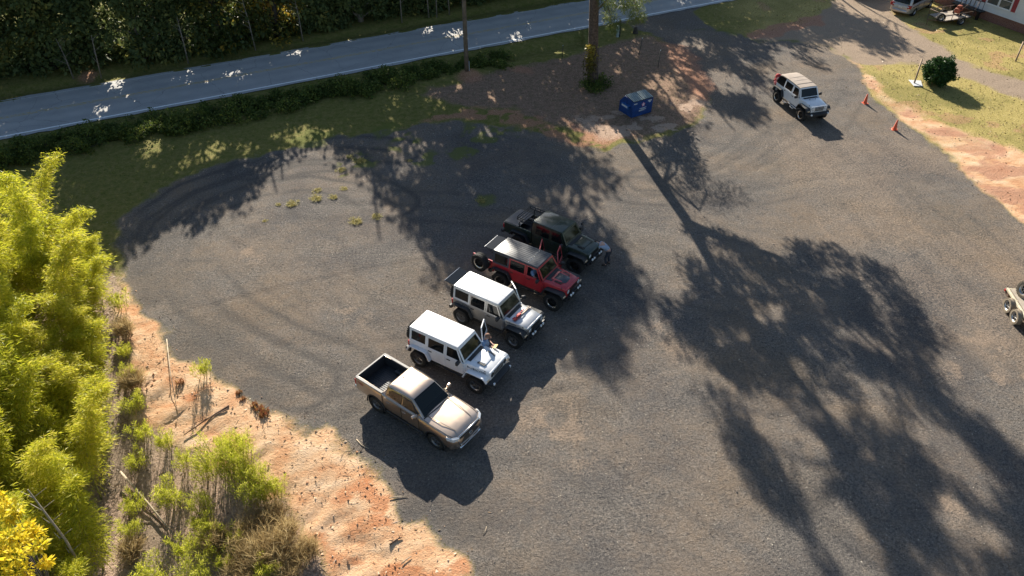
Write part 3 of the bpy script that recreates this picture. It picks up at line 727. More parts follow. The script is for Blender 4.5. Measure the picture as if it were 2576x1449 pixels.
# climbing vine on its trunk
n = 620; zz = npr.rand(n) ** .8 * 3.3; th = R(236) + npr.randn(n) * .42; rr = .5 - .02 * zz + npr.rand(n) ** 2 * .4
keep = npr.rand(n) < np.where(zz < 1.4, .45, 1); vb = np.column_stack([np.cos(th) * rr, np.sin(th) * rr, zz])[keep]
vine = empty('climbing_vine', PB, 0, 'yellowing vine climbing the lower pine trunk', 'vine')
leaves('foliage', vb, vb * (1, 1, 0) + npr.randn(len(vb), 3) * .4 + (0, 0, -.2), .17, .13, leafmat('vine_leaf', [(0, (.03, .05, .012)), (.45, (.12, .1, .025)), (.7, (.35, .26, .04)), (1, (.5, .4, .08))], .3), vine, (zz[keep] / 3.6 * .75 + npr.rand(len(vb)) * .25))
mb = MB()
for k in range(4):
    a = R(235 + 22 * k); mb.tube([(math.cos(a) * .6, math.sin(a) * .6, 0), (math.cos(a + .1) * .5, math.sin(a + .1) * .5, 1.2), (math.cos(a - .1) * .46, math.sin(a - .1) * .46, 3.2)], .018, 5)
mb.build('stem', bark_dark, vine)

# ---- generic leafy plant
def plant(name, label, cat, loc, clumps, n, size, mat, group=None, stem=None, wid=.6, flat=.9, up=0.0):
    r_ = empty(name, loc, 0, label, cat, group); C = np.array([c[:3] for c in clumps], float); rr = np.array([c[3] for c in clumps])
    b_, d_, L_, ct = clump_leaves(C, rr, n, size, .3, flat); d_[:, 2] += up
    leaves('foliage', b_, d_, L_, L_ * wid, mat, r_, np.clip(ct * .4 + npr.rand(len(b_)) * .6, 0, 1))
    mb = MB()
    for c in C[:: max(1, len(C) // 9)]: mb.tube([(0, 0, -.1), tuple(c * (.35, .35, .5)), tuple(c)], [.03, .02, .006], 5)
    mb.build('stem', stem or bark_dark, r_)
    return r_
# round bush beside the drive
bc = at(1440 / 4.262 / 1.1646 + 2400 / 1.1646, 1040 / 4.262 / 1.1646)
cl = [(math.cos(a) * math.cos(e) * .82, math.sin(a) * math.cos(e) * .82, .98 + math.sin(e) * .72, .34) for a, e in [(rnd.uniform(0, 6.28), math.asin(rnd.uniform(-.95, 1))) for _ in range(130)]] + [(rnd.gauss(0, .5), rnd.gauss(0, .4), 1.62 + rnd.uniform(-.1, .22), .2) for _ in range(14)] + [(rnd.gauss(.2, .6), -.75 + rnd.gauss(0, .1), rnd.uniform(.3, 1.2), .22) for _ in range(8)]
plant('round_bush', 'rounded dark green bush by the leaning post on the lawn', 'bush', bc, cl, 75, .13, LF_HOLLY)
# weeds along the ditch
def shrub_clumps(h, w_, k): return [(rnd.gauss(0, w_ * .45), rnd.gauss(0, w_ * .35), h * rnd.uniform(.25, .95), rnd.uniform(.22, .4)) for _ in range(k)]
protos = [plant('roadside_shrub', 'low leafy roadside shrub in the overgrown ditch beside the road', 'shrub', (0, 0, 0), shrub_clumps(h, w_, k), 45, .15, LF_SHRUB, 'shrubs in the roadside ditch')
          for h, w_, k in ((.9, .9, 22), (1.2, 1.0, 26), (.7, 1.1, 20), (1.5, .8, 24))]
first = set()
for k in range(88):
    x = -40 + 38.5 * (k + rnd.random()) / 88; wdt = 3.2 if x < -22 else 2.4
    off = rnd.uniform(1.7, 4.3); pi = rnd.randrange(4); y = fn(x) - off
    o = protos[pi] if pi not in first else copy_tree(protos[pi]); first.add(pi)
    o.location = (x + .4 * off, y, -.25); o.rotation_euler = (0, 0, rnd.uniform(0, 6.28)); s = rnd.uniform(.75, 1.1) * (1.0 if x < -9 else .85); o.scale = (s, s, s * min(1, (.34 * off + .1) / (.9, 1.2, .7, 1.5)[pi]))
for px, py, h in ((1478, 222, .7), (1512, 214, .6), (1497, 228, .5)):
    plant('roadside_shrub', {1478: 'weedy shrub at the left foot of the pine', 1512: 'low green shrub right of the pine foot', 1497: 'small weed patch in front of the pine foot'}[px], 'shrub', at(px, py), shrub_clumps(h, .8, 14), 40, .13, LF_SHRUB)

# ---- bamboo thicket
culm_m = simple('bamboo_culm', (.3, .29, .09), .5, var=.35, scale=3)
def make_bamboo(h, seed, first_=True):
    g = random.Random(seed); r_ = empty('bamboo_plant', (0, 0, 0), 0, 'feathery yellow-green bamboo in the dense thicket left of the lot', 'bamboo', 'bamboo thicket left of the lot')
    ang = g.uniform(0, 6.28); bend = g.uniform(.7, 2.2)
    def cp(t): return Vector((math.cos(ang) * bend * t ** 3, math.sin(ang) * bend * t ** 3, h * t * (1 - .11 * t ** 3)))
    mb = MB(); mb.tube([cp(k / 8) for k in range(9)], [.035 - .0036 * k for k in range(9)], 6)
    B, D, L = [], [], []
    for k in range(105):
        t = g.uniform(.1, 1.0) ** .75; p = cp(t); a = g.uniform(0, 6.28); ln = (.95 - .72 * t) * g.uniform(.45, 1.35)
        e = Vector((math.cos(a), math.sin(a), .9)); pts = [p + e * ln * s - Vector((0, 0, .45 * ln * s * s)) for s in (0, .33, .66, 1)]
        if k % 3 == 0: mb.tube(pts, [.008, .006, .005, .003], 3)
        for _ in range(54):
            s = g.random() ** .85; i = min(2, int(s * 3)); q = pts[i].lerp(pts[i + 1], s * 3 - i) + Vector((g.gauss(0, .13), g.gauss(0, .13), g.gauss(0, .10)))
            B.append(q); D.append((e.x + g.gauss(0, .4), e.y + g.gauss(0, .4), .8 - 1.3 * s + g.gauss(0, .3))); L.append(g.uniform(.12, .24))
    mb.build('culm', culm_m, r_); B = np.array(B); L = np.array(L)
    tint = np.clip(.3 + .28 * npr.rand() + .5 * (npr.rand(len(B)) - .5) + .14 * npr.randn(len(B)), 0, 1)
    leaves('foliage', B, np.array(D), L, L * .13, LF_BAMBOO, r_, tint)
    return r_
bam = [make_bamboo(h, 100 + i) for i, h in enumerate((6.2, 7.4, 6.8, 7.9, 5.6, 4.4, 7.0))]
BZ = np.array([(-20.1, 29.8), (-19.4, 27.2), (-17.6, 23.2), (-16.0, 19.0), (-14.8, 15.5), (-13.9, 11.5), (-30, 9), (-43, 30.5), (-30, 31.8), (-24, 31.0)])
pts = []
for _ in range(9000):
    p = np.array([rnd.uniform(-43, -13), rnd.uniform(9, 32)])
    if inpoly(p[None], BZ)[0] and all((p[0] - q[0]) ** 2 + (p[1] - q[1]) ** 2 > .62 for q in pts):
        pts.append(p)
pts = [p for p in pts if p[0] > -13 - .98 * p[1] - 1.0]
used = set()
for k, p in enumerate(pts):
    dE = segdist(p[None], BZ[:6])[0]
    i = rnd.randrange(7) if dE > 1.6 else rnd.choice((0, 4, 5, 5, 4))
    o = bam[i] if i not in used else copy_tree(bam[i]); used.add(i)
    s = rnd.uniform(.72, 1.14); o.location = (p[0], p[1], gz(*p) - .05); o.rotation_euler = (rnd.gauss(0, .07), rnd.gauss(0, .07), rnd.uniform(0, 6.28)); o.scale = (s, s, s * (1.0 if dE > 1.2 else .88) * (1.07 if p[1] > 25 else 1.0))
print('bamboo', len(pts), 'trees', n_tree, 'forest clumps', len(ALLC), 'pine clumps', len(PCL))
for k in range(7):
    if k not in used: bam[k].location = (-22 - k, 24, gz(-22 - k, 24))

# ---- yellow-leaved tree at the lower left corner
yb_ = at(40, 1360, 7.7); yt = empty('yellow_tree', (yb_.x - .5, yb_.y, gz(yb_.x - .5, yb_.y)), 0, 'small tree with bright yellow leaves in front of the bamboo', 'tree')
YC = []
for px, py, r in ((10,1272,.28),(40,1285,.25),(20,1305,.28),(65,1330,.3),(90,1345,.28),(50,1360,.3),(20,1350,.3),(95,1375,.25),(40,1400,.4),(115,1415,.2),(60,1440,.35),(10,1430,.4),(0,1250,.2),(5,1390,.3)):
    YC.append(tuple(at(px, py, 7.7 + rnd.uniform(-.3, .3)) - yt.location) + (r * .72,))
C = np.array([c[:3] for c in YC]); b_, d_, L_, ct = clump_leaves(C, [c[3] for c in YC], 130, .11, .3, .55)
leaves('crown', b_, d_, L_, L_ * .5, LF_YELLOW, yt, ct * .4 + npr.rand(len(b_)) * .6)
mb = MB(); tc_ = Vector(C.mean(0)); mb.tube([(0, 0, -.2), tc_ * .5 + Vector((-.2, 0, .4)), tc_], [.08, .06, .03], 7)
for c in C: mb.tube([tc_ * .7, Vector(c)], [.025, .006], 5)
mb.build('trunk', bark_dark, yt)

# ---- feathery weeds and dry grass on the bank
def make_weed(name, h, w_, nst, per, mat, label, cat, group, seed, leaf=.13, lw=.2, lean=.25):
    g = random.Random(seed); r_ = empty(name, (0, 0, 0), 0, label, cat, group); B, D, L = [], [], []; mb = MB()
    for k in range(nst):
        a = g.uniform(0, 6.28); b0 = Vector((math.cos(a), math.sin(a), 0)) * g.uniform(0, w_ * .45); hh = h * g.uniform(.6, 1.0)
        tip = b0 + Vector((math.cos(a) * lean * hh * g.uniform(0, 1), math.sin(a) * lean * hh * g.uniform(0, 1), hh)); mb.tube([b0, b0.lerp(tip, .5), tip], [.012, .009, .003], 4)
        for _ in range(per):
            t = g.uniform(.2, 1) ** .8; q = b0.lerp(tip, t); sp = .2 * (1.2 - t) * h / 1.6
            B.append(q + Vector((g.gauss(0, sp), g.gauss(0, sp), g.gauss(0, .05)))); D.append((g.gauss(0, .45), g.gauss(0, .45), g.uniform(.2, 1.1))); L.append(leaf * g.uniform(.6, 1.4))
    mb.build('stem', culm_m if mat is not LF_DRY else simple('dry_stem', (.25, .17, .09), .9), r_); L = np.array(L)
    leaves('foliage', np.array(B), np.array(D), L, L * lw, mat, r_)
    return r_
wl = 'feathery bright green weed on the clay bank beside the parking lot'
wp = [make_weed('feathery_weed', h, w_, n_, 110, LF_WEED, wl, 'weed', 'feathery weeds on the bank', 40 + i, .15, .11, .3) for i, (h, w_, n_) in enumerate(((1.9, 1.2, 20), (1.5, .9, 13), (1.0, .6, 9)))]
spots = [(560,1180,0),(590,1200,0),(610,1180,0),(630,1255,0),(650,1270,1),(692,1262,1),(700,1240,2),(440,1265,1),(505,1330,2),(520,1290,1),(540,1340,1),(470,1400,2),(530,1400,1),(575,1430,2),(400,1460,1),(520,1210,2),(590,1140,2),(640,1210,1),(500,1470,0),(470,1180,2),(420,1130,2),(515,948,2),(365,1110,2),(340,1040,1),(318,900,2),(330,960,2),(306,780,2),(352,1180,2),(345,1290,2),(330,1350,1),(600,1370,2),(680,1450,1)]
u_ = set()
for px, py, i in spots:
    o = wp[i] if i not in u_ else copy_tree(wp[i]); u_.add(i); p = on(px, py)
    o.location = p; o.rotation_euler = (0, 0, rnd.uniform(0, 6.28)); s = rnd.uniform(.8, 1.15); o.scale = (s, s, s)
dl = 'dry brown grass clump among the green weeds at the foot of the bank'
dp = [make_weed('dry_grass_clump', h, w_, n_, 70, LF_DRY, dl, 'dry grass', 'dry grass clumps on the bank', 60 + i, .42, .03, .5) for i, (h, w_, n_) in enumerate(((1.1, 1.1, 36), (.6, .8, 22)))]
u_ = set()
for px, py, i in [(640,1410,0),(700,1400,0),(740,1435,0),(720,1350,1),(620,1465,0),(560,1370,1),(690,1310,1),(345,1400,1),(770,1400,1),(640,1340,0),(322,840,1),(340,980,1)]:
    o = dp[i] if i not in u_ else copy_tree(dp[i]); u_.add(i); o.location = on(px, py); o.rotation_euler = (0, 0, rnd.uniform(0, 6.28)); s = rnd.uniform(.8, 1.2); o.scale = (s, s, s)
rl = leafmat('red_weed_leaf', [(0, (.2, .06, .03)), (.5, (.34, .13, .06)), (1, (.42, .3, .09))], .3)
rp = make_weed('red_weed', .05, .5, 18, 12, rl, 'small rusty red weed at the edge of the clay bank', 'weed', 'rusty weeds on the bank', 77, .1, .25, .9)
for k, (px, py) in enumerate([(612,1003),(640,1018),(655,1030),(600,990),(665,1045),(455,962)]):
    o = rp if k == 0 else copy_tree(rp); o.location = on(px, py); o.rotation_euler = (0, 0, rnd.uniform(0, 6.28)); s = rnd.uniform(.7, 1.3); o.scale = (s, s, s)
tp_ = make_weed('grass_tuft', .08, .7, 44, 15, leafmat('tuft_leaf', [(0, (.26, .25, .06)), (.6, (.5, .42, .14)), (1, (.6, .5, .24))], .35), 'small yellow grass tuft growing in the bare gravel', 'grass tuft', 'grass tufts in the gravel', 91, .17, .09, 2.6)
for k, (px, py, s) in enumerate([(737,513,1.1),(795,499,1.1),(838,496,.8),(797,480,.8),(865,475,.7),(895,557,1.1),(948,546,.9),(700,515,.5),(667,556,.45),(857,428,.9),(905,405,1.2),(880,395,.7),(1210,505,.9),(1030,405,.6)]):
    o = tp_ if k == 0 else copy_tree(tp_); o.location = on(px, py); o.rotation_euler = (0, 0, rnd.uniform(0, 6.28)); o.scale = (s, s, s * .4)

# ---- ground cover nobody could count
def scatter(weight, n):
    wgt = weight * core; k = npr.choice(len(P), n, p=wgt / wgt.sum()); return P[k] + (npr.rand(n, 2) - .5) * .2, Z[k]
q, z_ = scatter((grass * (1 - lot)) ** 2 * (P[:, 0] > -40) * (1 - under) * sstep(n1, .3, .5), 30000)
tag(leaves('grass', np.column_stack([q, z_ - .01]), npr.randn(30000, 3) * .5 + (0, 0, .9), .07 + .1 * npr.rand(30000), .035, LF_GRASS, tint=np.clip(.6 * fbm(q, 3, 5) + .5 * npr.rand(30000), 0, 1), tri=True), kind='stuff')
q, z_ = scatter((isle * .6 + .5 * (grass * (P[:, 0] > 18)) + clay * .16 + straw * (1 - clay) * .8 + edge_l * .15) * (1 - apron), 16000)
tag(leaves('leaf_litter', np.column_stack([q, z_ + .02]), npr.randn(16000, 3) * (1, 1, .25), .07 + .1 * npr.rand(16000), .05, leafmat('litter_leaf', [(0, (.09, .05, .03)), (.6, (.26, .17, .09)), (1, (.5, .4, .26))], .1), side=npr.randn(16000, 3) * .3 + (0, 0, .0)), kind='stuff')
q, z_ = scatter(clay * (P[:, 0] < 5) * sstep(fbm(P, 1.4, 60), .42, .66) + .2 * straw * (1 - clay), 3000)
tag(leaves('twig_debris', np.column_stack([q, z_ + .015]), npr.randn(3000, 3) * (1, 1, .3), .06 + .22 * npr.rand(3000) ** 3 * 2, .022, leafmat('twig', [(0, (.05, .03, .02)), (.6, (.17, .1, .06)), (1, (.4, .3, .2))], 0)), kind='stuff')
def stones(name, q, z_, size, mat):
    n = len(q); base = np.array([(1, 0, 0), (-.5, .87, 0), (-.5, -.87, 0), (0, 0, .8)]); s = size[:, None, None]
    a = npr.rand(n) * 6.28; c, si = np.cos(a), np.sin(a); V = np.repeat(base[None], n, 0) * (1 + .5 * npr.randn(n, 4, 3)) * s
    X = V[..., 0] * c[:, None] - V[..., 1] * si[:, None]; Y = V[..., 0] * si[:, None] + V[..., 1] * c[:, None]
    V = np.stack([X + q[:, :1], Y + q[:, 1:], V[..., 2] + z_[:, None]], -1).reshape(-1, 3)
    f = (np.arange(n)[:, None, None] * 4 + np.array([(0, 1, 3), (1, 2, 3), (2, 0, 3)])[None]).reshape(-1)
    me = bpy.data.meshes.new(name); me.vertices.add(len(V)); me.vertices.foreach_set('co', V.reshape(-1).astype(np.float32))
    me.loops.add(len(f)); me.loops.foreach_set('vertex_index', f.astype(np.int32)); me.polygons.add(n * 3); me.polygons.foreach_set('loop_start', np.arange(n * 3, dtype=np.int32) * 3); me.update(calc_edges=True)
    a_ = me.attributes.new('tint', 'FLOAT', 'FACE'); a_.data.foreach_set('value', np.repeat(npr.rand(n), 3).astype(np.float32))
    return tag(link(name, me, mat), kind='stuff')
q, z_ = scatter(gravel * (1 - trk * .5) + .5 * clay * edge_l, 34000)
stones('loose_gravel', q, z_, .012 + .022 * npr.rand(34000) ** 2, leafmat('gravel_chip', [(0, (.12, .11, .10)), (.8, (.24, .21, .18)), (.96, (.34, .3, .24)), (1, (.6, .54, .43))], 0, .9))
q, z_ = scatter(clay * (.3 + lowr) * (P[:, 0] < 6), 1000)
stones('clay_clods', q, z_, .02 + .05 * npr.rand(1000) ** 3, leafmat('clod', [(0, (.42, .2, .1)), (.6, (.6, .36, .2)), (1, (.72, .54, .38))], 0, .95))
# ---- sticks and canes lying about
stick_m = simple('bare_wood', (.42, .34, .24), .85, var=.35, scale=4); stick_d = simple('dark_wood', (.16, .1, .065), .9, var=.4, scale=4)
def stick(a, b, r, label, m=stick_m, za=.03, zb=.03, mid=0):
    A, B_ = on(*a), on(*b); A.z += za; B_.z += zb; M_ = A.lerp(B_, .5) + Vector((rnd.uniform(-.06, .06), rnd.uniform(-.06, .06), mid)); mb = MB()
    mb.tube([A - A, M_ - A, B_ - A], [r, r * .85, r * .55], 6)
    if r > .02:
        d = (B_ - A); mb.tube([d * .6, d * .66 + Vector((.12, .2, .06))], [r * .5, r * .2], 5); mb.tube([d * .8, d * .86 + Vector((-.1, .14, .08))], [r * .4, r * .15], 5)
    tag(mb.build('fallen_stick', m, None, A), label, 'stick', 'sticks lying on the ground')
stick((308,1197), (449,1363), .05, 'long pale fallen pole lying down the weedy bank', stick_m, .25, .15)
stick((576,1021), (462,1096), .035, 'dark forked branch lying on the clay bank', stick_d)
stick((572,1030), (500,1062), .02, 'thin twig lying beside the forked branch on the clay', stick_d)
stick((424,865), (448,1045), .02, 'thin bent cane lying along the upper clay bank', stick_m, .3, .05, .2)
stick((328,1250), (346,1449), .022, 'thin brown cane between the bamboo and the weeds', stick_d, .4, .3)
stick((322,1225), (420,1330), .03, 'dark pole in the shade beside the long pale pole', stick_d)
stick((405,1262), (440,1255), .02, 'short pale stick on the straw left of the weeds')
stick((330,1312), (385,1315), .018, 'pale stick lying flat beside the bamboo shade')
stick((897,1106), (928,1130), .022, 'short pale branch on the gravel left of the silver pickup')
stick((980,1254), (1025,1250), .02, 'pale stick at the lot edge below the pickup shadow')
stick((1215,1345), (1224,1325), .014, 'small twig standing out on the gravel near the bottom edge')
stick((980,1372), (1012,1352), .03, 'thick broken stick on the red clay near the bottom edge', stick_d)
stick((1010,1420), (1035,1400), .02, 'pale split stick at the bottom of the clay bank')
DT = on(233, 1480); tip = at(70, 1232, 5.2); mb = MB(); v = tip - DT
mb.tube([(0, 0, 0), v * .5 + Vector((.15, 0, .2)), v], [.05, .04, .02], 7)
for s in (.4, .55, .7, .82, .93): mb.tube([v * s, v * s + Vector((-.5 * s, .2, .05))], [.018, .006], 5); mb.tube([v * s, v * s + Vector((.3, .3, .1))], [.015, .005], 5)
tag(mb.build('dead_trunk', simple('grey_wood', (.3, .26, .2), .9, var=.3, scale=4), None, DT), 'bare dead trunk leaning through the lower bamboo', 'tree trunk')
# ================================================================== VEHICLES
PW = paint('white_paint', (.78, .79, .8), 0, .3); PSIL = paint('silver_paint', (.46, .47, .48), .92, .38, 1.0, (.25, .18, .12), .28, 2.0); PSIL_LIT = paint('silver_sunlit_roof', (.66, .67, .67), .2, .35); PRED = paint('red_paint', (.42, .018, .03), .1, .3)  # silver roof made lighter than its body: sun glare painted into the colour
PGRN = paint('dark_green_paint', (.022, .04, .028), .3, .28); PTAN = paint('silver_tan_paint', (.52, .40, .30), .96, .36, 1.0, (.25, .18, .12), .27, 2.1); PVAN = paint('beige_silver_paint', (.5, .46, .42), .6, .32); PGREY = paint('grey_green_paint', (.2, .24, .24), .5, .32)
BLK = simple('black_plastic', (.025, .026, .028), .55, var=.3, scale=8); BLKS = simple('black_steel', (.02, .021, .023), .38, .3, var=.3, scale=10); HARD = simple('black_hardtop', (.055, .062, .074), .34, var=.25, scale=5)
RUB = simple('tyre_rubber', (.022, .021, .02), .85, var=.45, scale=14, bump=.5); DUSTR = simple('dusty_rubber', (.27, .22, .16), .95, var=.3, scale=6)
ALU = simple('wheel_silver', (.5, .5, .5), .35, .8, var=.15); RIMG = simple('wheel_grey', (.17, .17, .175), .4, .6, var=.3); RIMB = simple('wheel_black', (.018, .018, .019), .4, .4, var=.3); CHR = simple('bright_metal', (.7, .7, .7), .2, .95, var=.1)
GLS = glass('dark_glass', (.008, .01, .011), .1); WSG = glass('windscreen_glass', (.008, .011, .010), .16); LAMP = simple('lamp_lens', (.75, .77, .78), .12, .25, var=.1, coat=1); REDL = simple('tail_lens', (.4, .015, .015), .2, var=.15, coat=1); AMB = simple('amber_lens', (.75, .55, .35), .25, var=.15)
SEAT = simple('seat_cloth', (.035, .036, .038), .8, var=.3, scale=10); SOFT = simple('tan_soft_top', (.36, .3, .25), .9, var=.12, scale=3, bump=.2); ROOFW = paint('white_hardtop', (.8, .8, .8), 0, .42, .1); GREYD = simple('vent_dark', (.02, .02, .02), .6)

def rotm(out):                                             # lathe axis (+z) turned to +y or -y
    return Matrix.Rotation(R(-90 if out > 0 else 90), 4, 'X')
def wheel(parent, x, y, r, w, style='spoke', name='wheel', rot=None, z=None):
    out = 1 if y >= 0 else -1; rr = r * .6; M = rotm(out); h = w / 2
    mb = MB(); mb.lathe([(0, -h * .2), (rr * .5, -h * .2), (rr * .5, h * .1), (0, h * .1)], 16, 0, M)
    hub = mb.build(name, BLKS, parent, (x, y, r if z is None else z), rot)
    mb = MB(); mb.lathe([(rr, -h * .8), (rr * 1.05, -h), (r * .9, -h), (r * .975, -h * .86), (r, -h * .6), (r, h * .6), (r * .975, h * .86), (r * .9, h), (rr * 1.08, h), (rr, h * .8), (rr, -h * .8)], 36, 0, M)
    for k in range(30):
        a = 2 * PI * k / 30
        for s, hh in ((-1, h * .5), (1, h * .5), (1, h * .86), (-1, h * .86)):
            T = M @ Matrix.Rotation(a + (.1 if s > 0 else 0), 4, 'Z'); mb.box(r - .02, r + .012, -.026, .026, s * hh - h * .2, s * hh + h * .2, 0, 0, T)
    mb.build('tyre', RUB, hub)
    mb = MB(); m_ = {'spoke': RIMG, 'ring': RIMB, 'dark': RIMB, 'alu': ALU, 'multi': RIMG}[style]
    mb.lathe([(rr * 1.0, -h * .7), (rr * .93, h * .35), (rr * .86, h * .35)], 30, 0, M)
    mb.lathe([(rr * .86, h * .05), (rr * .3, h * .15), (rr * .24, h * .5), (0, h * .55)], 24, 1, M)
    mb.lathe([(rr * .9, h * .7), (rr * 1.06, h * .97), (rr * 1.1, h * .9), (rr * 1.02, h * .6)] if style == 'ring' else [(rr * .9, h * .4), (rr * 1.0, h * .86), (rr * 1.06, h * .9), (rr * 1.03, h * .55)], 36, 2, M)
    ns = {'spoke': 5, 'ring': 8, 'dark': 6, 'alu': 5, 'multi': 7}[style]
    for k in range(ns):
        T = M @ Matrix.Rotation(2 * PI * k / ns, 4, 'Z')
        for dy in ((-.11, .11) if style in ('spoke', 'multi') else (0,)):
            mb.box(rr * .15, rr * .93, rr * (dy - .07), rr * (dy + .07), h * .3, h * .55, .004, 0, T)
    mb.build('rim', [m_, RIMB, CHR if style == 'ring' else m_], hub)
    return hub

def place(px, py, rz, xf, yo=-.93):
    p = at(px / 1.1646, py / 1.1646); a = R(rz); c, s = math.cos(a), math.sin(a)
    return (p.x - (c * xf - s * yo), p.y - (s * xf + c * yo), 0), a

def jeep(name, label, loc, rz, body, roof, flare, WB=3.008, r=.42, tw=.28, rim='spoke', hood='plain', bumper='plastic', soft=False, truck=False, opened={}, gate=0, liftglass=0, lift=.05, group=None, grille=None, noglass=(), grooves=0, steps='rail', lamp=None):
    root = empty(name, loc, rz, label, 'off-road car' if not truck else 'pickup truck', group)
    xF, xR = WB / 2, -WB / 2; dz = r - .40 + lift; L = (0, 0, dz); F = lambda u: xF + u; B = lambda v: xR + v
    BT = 1.19; ym = lambda z: -.20 * max(0, z - BT); HW = .755
    XC = F(-2.74) if truck else B(-.54)
    # tub
    mb = MB()
    if truck: mb.prism([(F(-.58), .5), (F(-.58), BT), (XC, BT), (XC, .5)], -HW, HW, .02)
    else: mb.prism([(F(-.58), .5), (F(-.58), BT), (XC, BT), (B(-.56), .62), (B(-.5), .58), (B(-.46), .62), (B(-.4), .86), (B(-.26), .97), (B(.22), .97), (B(.38), .86), (B(.56), .5)], -HW, HW, .02)
    mb.box(F(-.6), F(-.56), -.7, .7, .6, 1.2, .01)
    if truck:
        x0, x1 = B(-1.02), XC - .03
        for s in (-1, 1):
            a, b = (HW - .10, HW) if s > 0 else (-HW, -HW + .10)
            mb.prism([(x1, .5), (x1, 1.21), (x0, 1.21), (x0, .6), (B(-.5), .56), (B(-.42), .86), (B(-.26), .98), (B(.24), .98), (B(.42), .86), (B(.56), .5)], a, b, .012)
        mb.box(x0, x0 + .06, -HW + .1, HW - .1, .6, 1.21, .01); mb.box(x1 - .05, x1 - .001, -HW + .1, HW - .1, .6, 1.21, .01)
        mb.box(x0 + .06, x1 - .05, -HW + .1, HW - .1, .70, .74)
    bodyo = mb.build('body', body, root, L)
    mb = MB(); mb.box(F(-.9), F(.5), -.54, .54, .45, .86, .02); mb.box(B(-.45), F(-.5), -.5, .5, .36, .52); mb.tube([(xF, -.7, r - dz), (xF, .7, r - dz)], .06); mb.tube([(xR, -.7, r - dz), (xR, .7, r - dz)], .07)
    mb.box(B(-.5) if not truck else B(-1.0), B(.5), -.6, .6, .55, .9)
    mb.build('chassis', BLKS, root, L)
    # hood
    mb = MB(); rings = []
    for u, w_, zt in ((-.60, .705, 1.225), (-.2, .675, 1.21), (.2, .635, 1.185), (.46, .605, 1.155), (.54, .6, 1.12)):
        h_ = [(-w_, .82), (-w_, zt - .07), (-w_ + .03, zt - .02), (-w_ + .09, zt), (-w_ * .45, zt + .012), (0, zt + .016)]
        rings.append([(F(u), y, z) for y, z in h_] + [(F(u), -y, z) for y, z in h_[-2::-1]])
    mb.loft(rings)
    if hood != 'plain': mb.loft([[(F(u), y, z) for y, z in ((-w_, zt - .03), (-w_ + .05, zt + .035), (w_ - .05, zt + .035), (w_, zt - .03))] for u, w_, zt in ((-.40, .4, 1.22), (-.34, .4, 1.24), (.12, .36, 1.215), (.2, .33, 1.19))])
    ho = mb.build('hood', body, root, L, auto=R(35))
    mb = MB()
    if hood == 'red': m2 = MB(); m2.loft([[(F(u), y, z) for y, z in ((-w_, zt), (-w_ + .01, zt + .006), (w_ - .01, zt + .006), (w_, zt))] for u, w_, zt in ((-.5, .5, 1.234), (-.3, .5, 1.232), (-.28, .26, 1.268), (.1, .24, 1.256), (.22, .3, 1.212), (.34, .2, 1.19))]); m2.build('hood_decal', HARD, ho)
    if hood != 'plain':
        for s in (-1, 1):
            mb = MB()
            for k in range(5):
                T = Matrix.Translation((F(-.12 + .075 * k), s * .37, 1.245 - .0055 * k)) @ Matrix.Rotation(R(18 * s), 4, 'Z'); mb.box(-.02, .02, -.075, .075, -.02, .012, 0, 0, T)
            mb.build('hood_vent', BLK, ho)
    for s in (-1, 1):
        m2 = MB(); m2.box(F(.3), F(.36), s * .6 - .02, s * .6 + .02, 1.06, 1.15, .005); m2.build('hood_latch', BLK, ho)
        m2 = MB(); m2.box(F(-.3), F(-.24), s * .22 - .012, s * .22 + .012, 1.19, 1.26, .004); m2.build('washer_nozzle', BLK, ho)
    m2 = MB(); m2.box(F(-.62), F(-.44), -.52, .52, 1.23, 1.252, .006); m2.build('cowl_panel', BLK, root, L)
    for y in (-.1, .32): m2 = MB(); m2.tube([(F(-.6), y, 1.25), (F(-.66), y - .02, 1.265), (F(-.70), y - .38, 1.285)], .009, 4); m2.build('wiper', BLK, root, L)
    # grille
    mb = MB(); mb.prism([(F(.54), .70), (F(.6), .70), (F(.635), .92), (F(.61), 1.13), (F(.54), 1.15)], -.61, .61, .02)
    g = mb.build('grille', grille or body, root, L)
    mb = MB()
    for k in range(7): mb.prism([(F(.60), .78), (F(.632), .80), (F(.645), .92), (F(.63), 1.09), (F(.60), 1.10)], (k - 3) * .098 - .034, (k - 3) * .098 + .034, .006)
    mb.build('grille_slots', GREYD, g)
    for s in (-1, 1):
        mb = MB(); T = Matrix.Translation((F(.615), s * .475, .98)) @ Matrix.Rotation(R(90), 4, 'Y'); mb.lathe([(.11, 0), (.108, .03), (.085, .032), (.0, .045)], 20, 0, T); mb.lathe([(.112, -.02), (.116, .026), (.104, .03)], 20, 1, T); mb.build('headlight', [lamp or LAMP, BLK], root, L)
    # flares
    ff_ = [(-.66, .56), (-.46, .95), (-.36, 1.0), (.40, 1.0), (.52, .95), (.62, .78), (.56, .76), (.47, .89), (.38, .945), (-.35, .945), (-.43, .91), (-.58, .54)]
    fr_ = [(.66, .56), (.46, .94), (.34, 1.0), (-.34, 1.0), (-.48, .94), (-.62, .68), (-.55, .66), (-.43, .88), (-.32, .945), (.33, .945), (.42, .9), (.58, .54)]
    for s in (-1, 1):
        for pts, cx, yi in ((ff_, xF, .56), (fr_, xR, HW)):
            mb = MB(); y0, y1 = (yi, .94) if s > 0 else (-.94, -yi); mb.prism([(cx + a, b) for a, b in pts], y0, y1, .014)
            fo = mb.build('fender_flare', flare, root, L)
            if cx > 0: m2 = MB(); m2.box(F(.57), F(.62), s * .76 - .09, s * .76 + .09, .80, .86, .008); m2.build('marker_lamp', AMB, fo)
    # windscreen
    b0, t0 = F(-.66), F(-1.0); zb, zt = 1.2, 1.79; wb, wt = .725, .64
    def wp(a, b): return Vector((b0 + (t0 - b0) * b, a * (wb + (wt - wb) * b), zb + (zt - zb) * b))
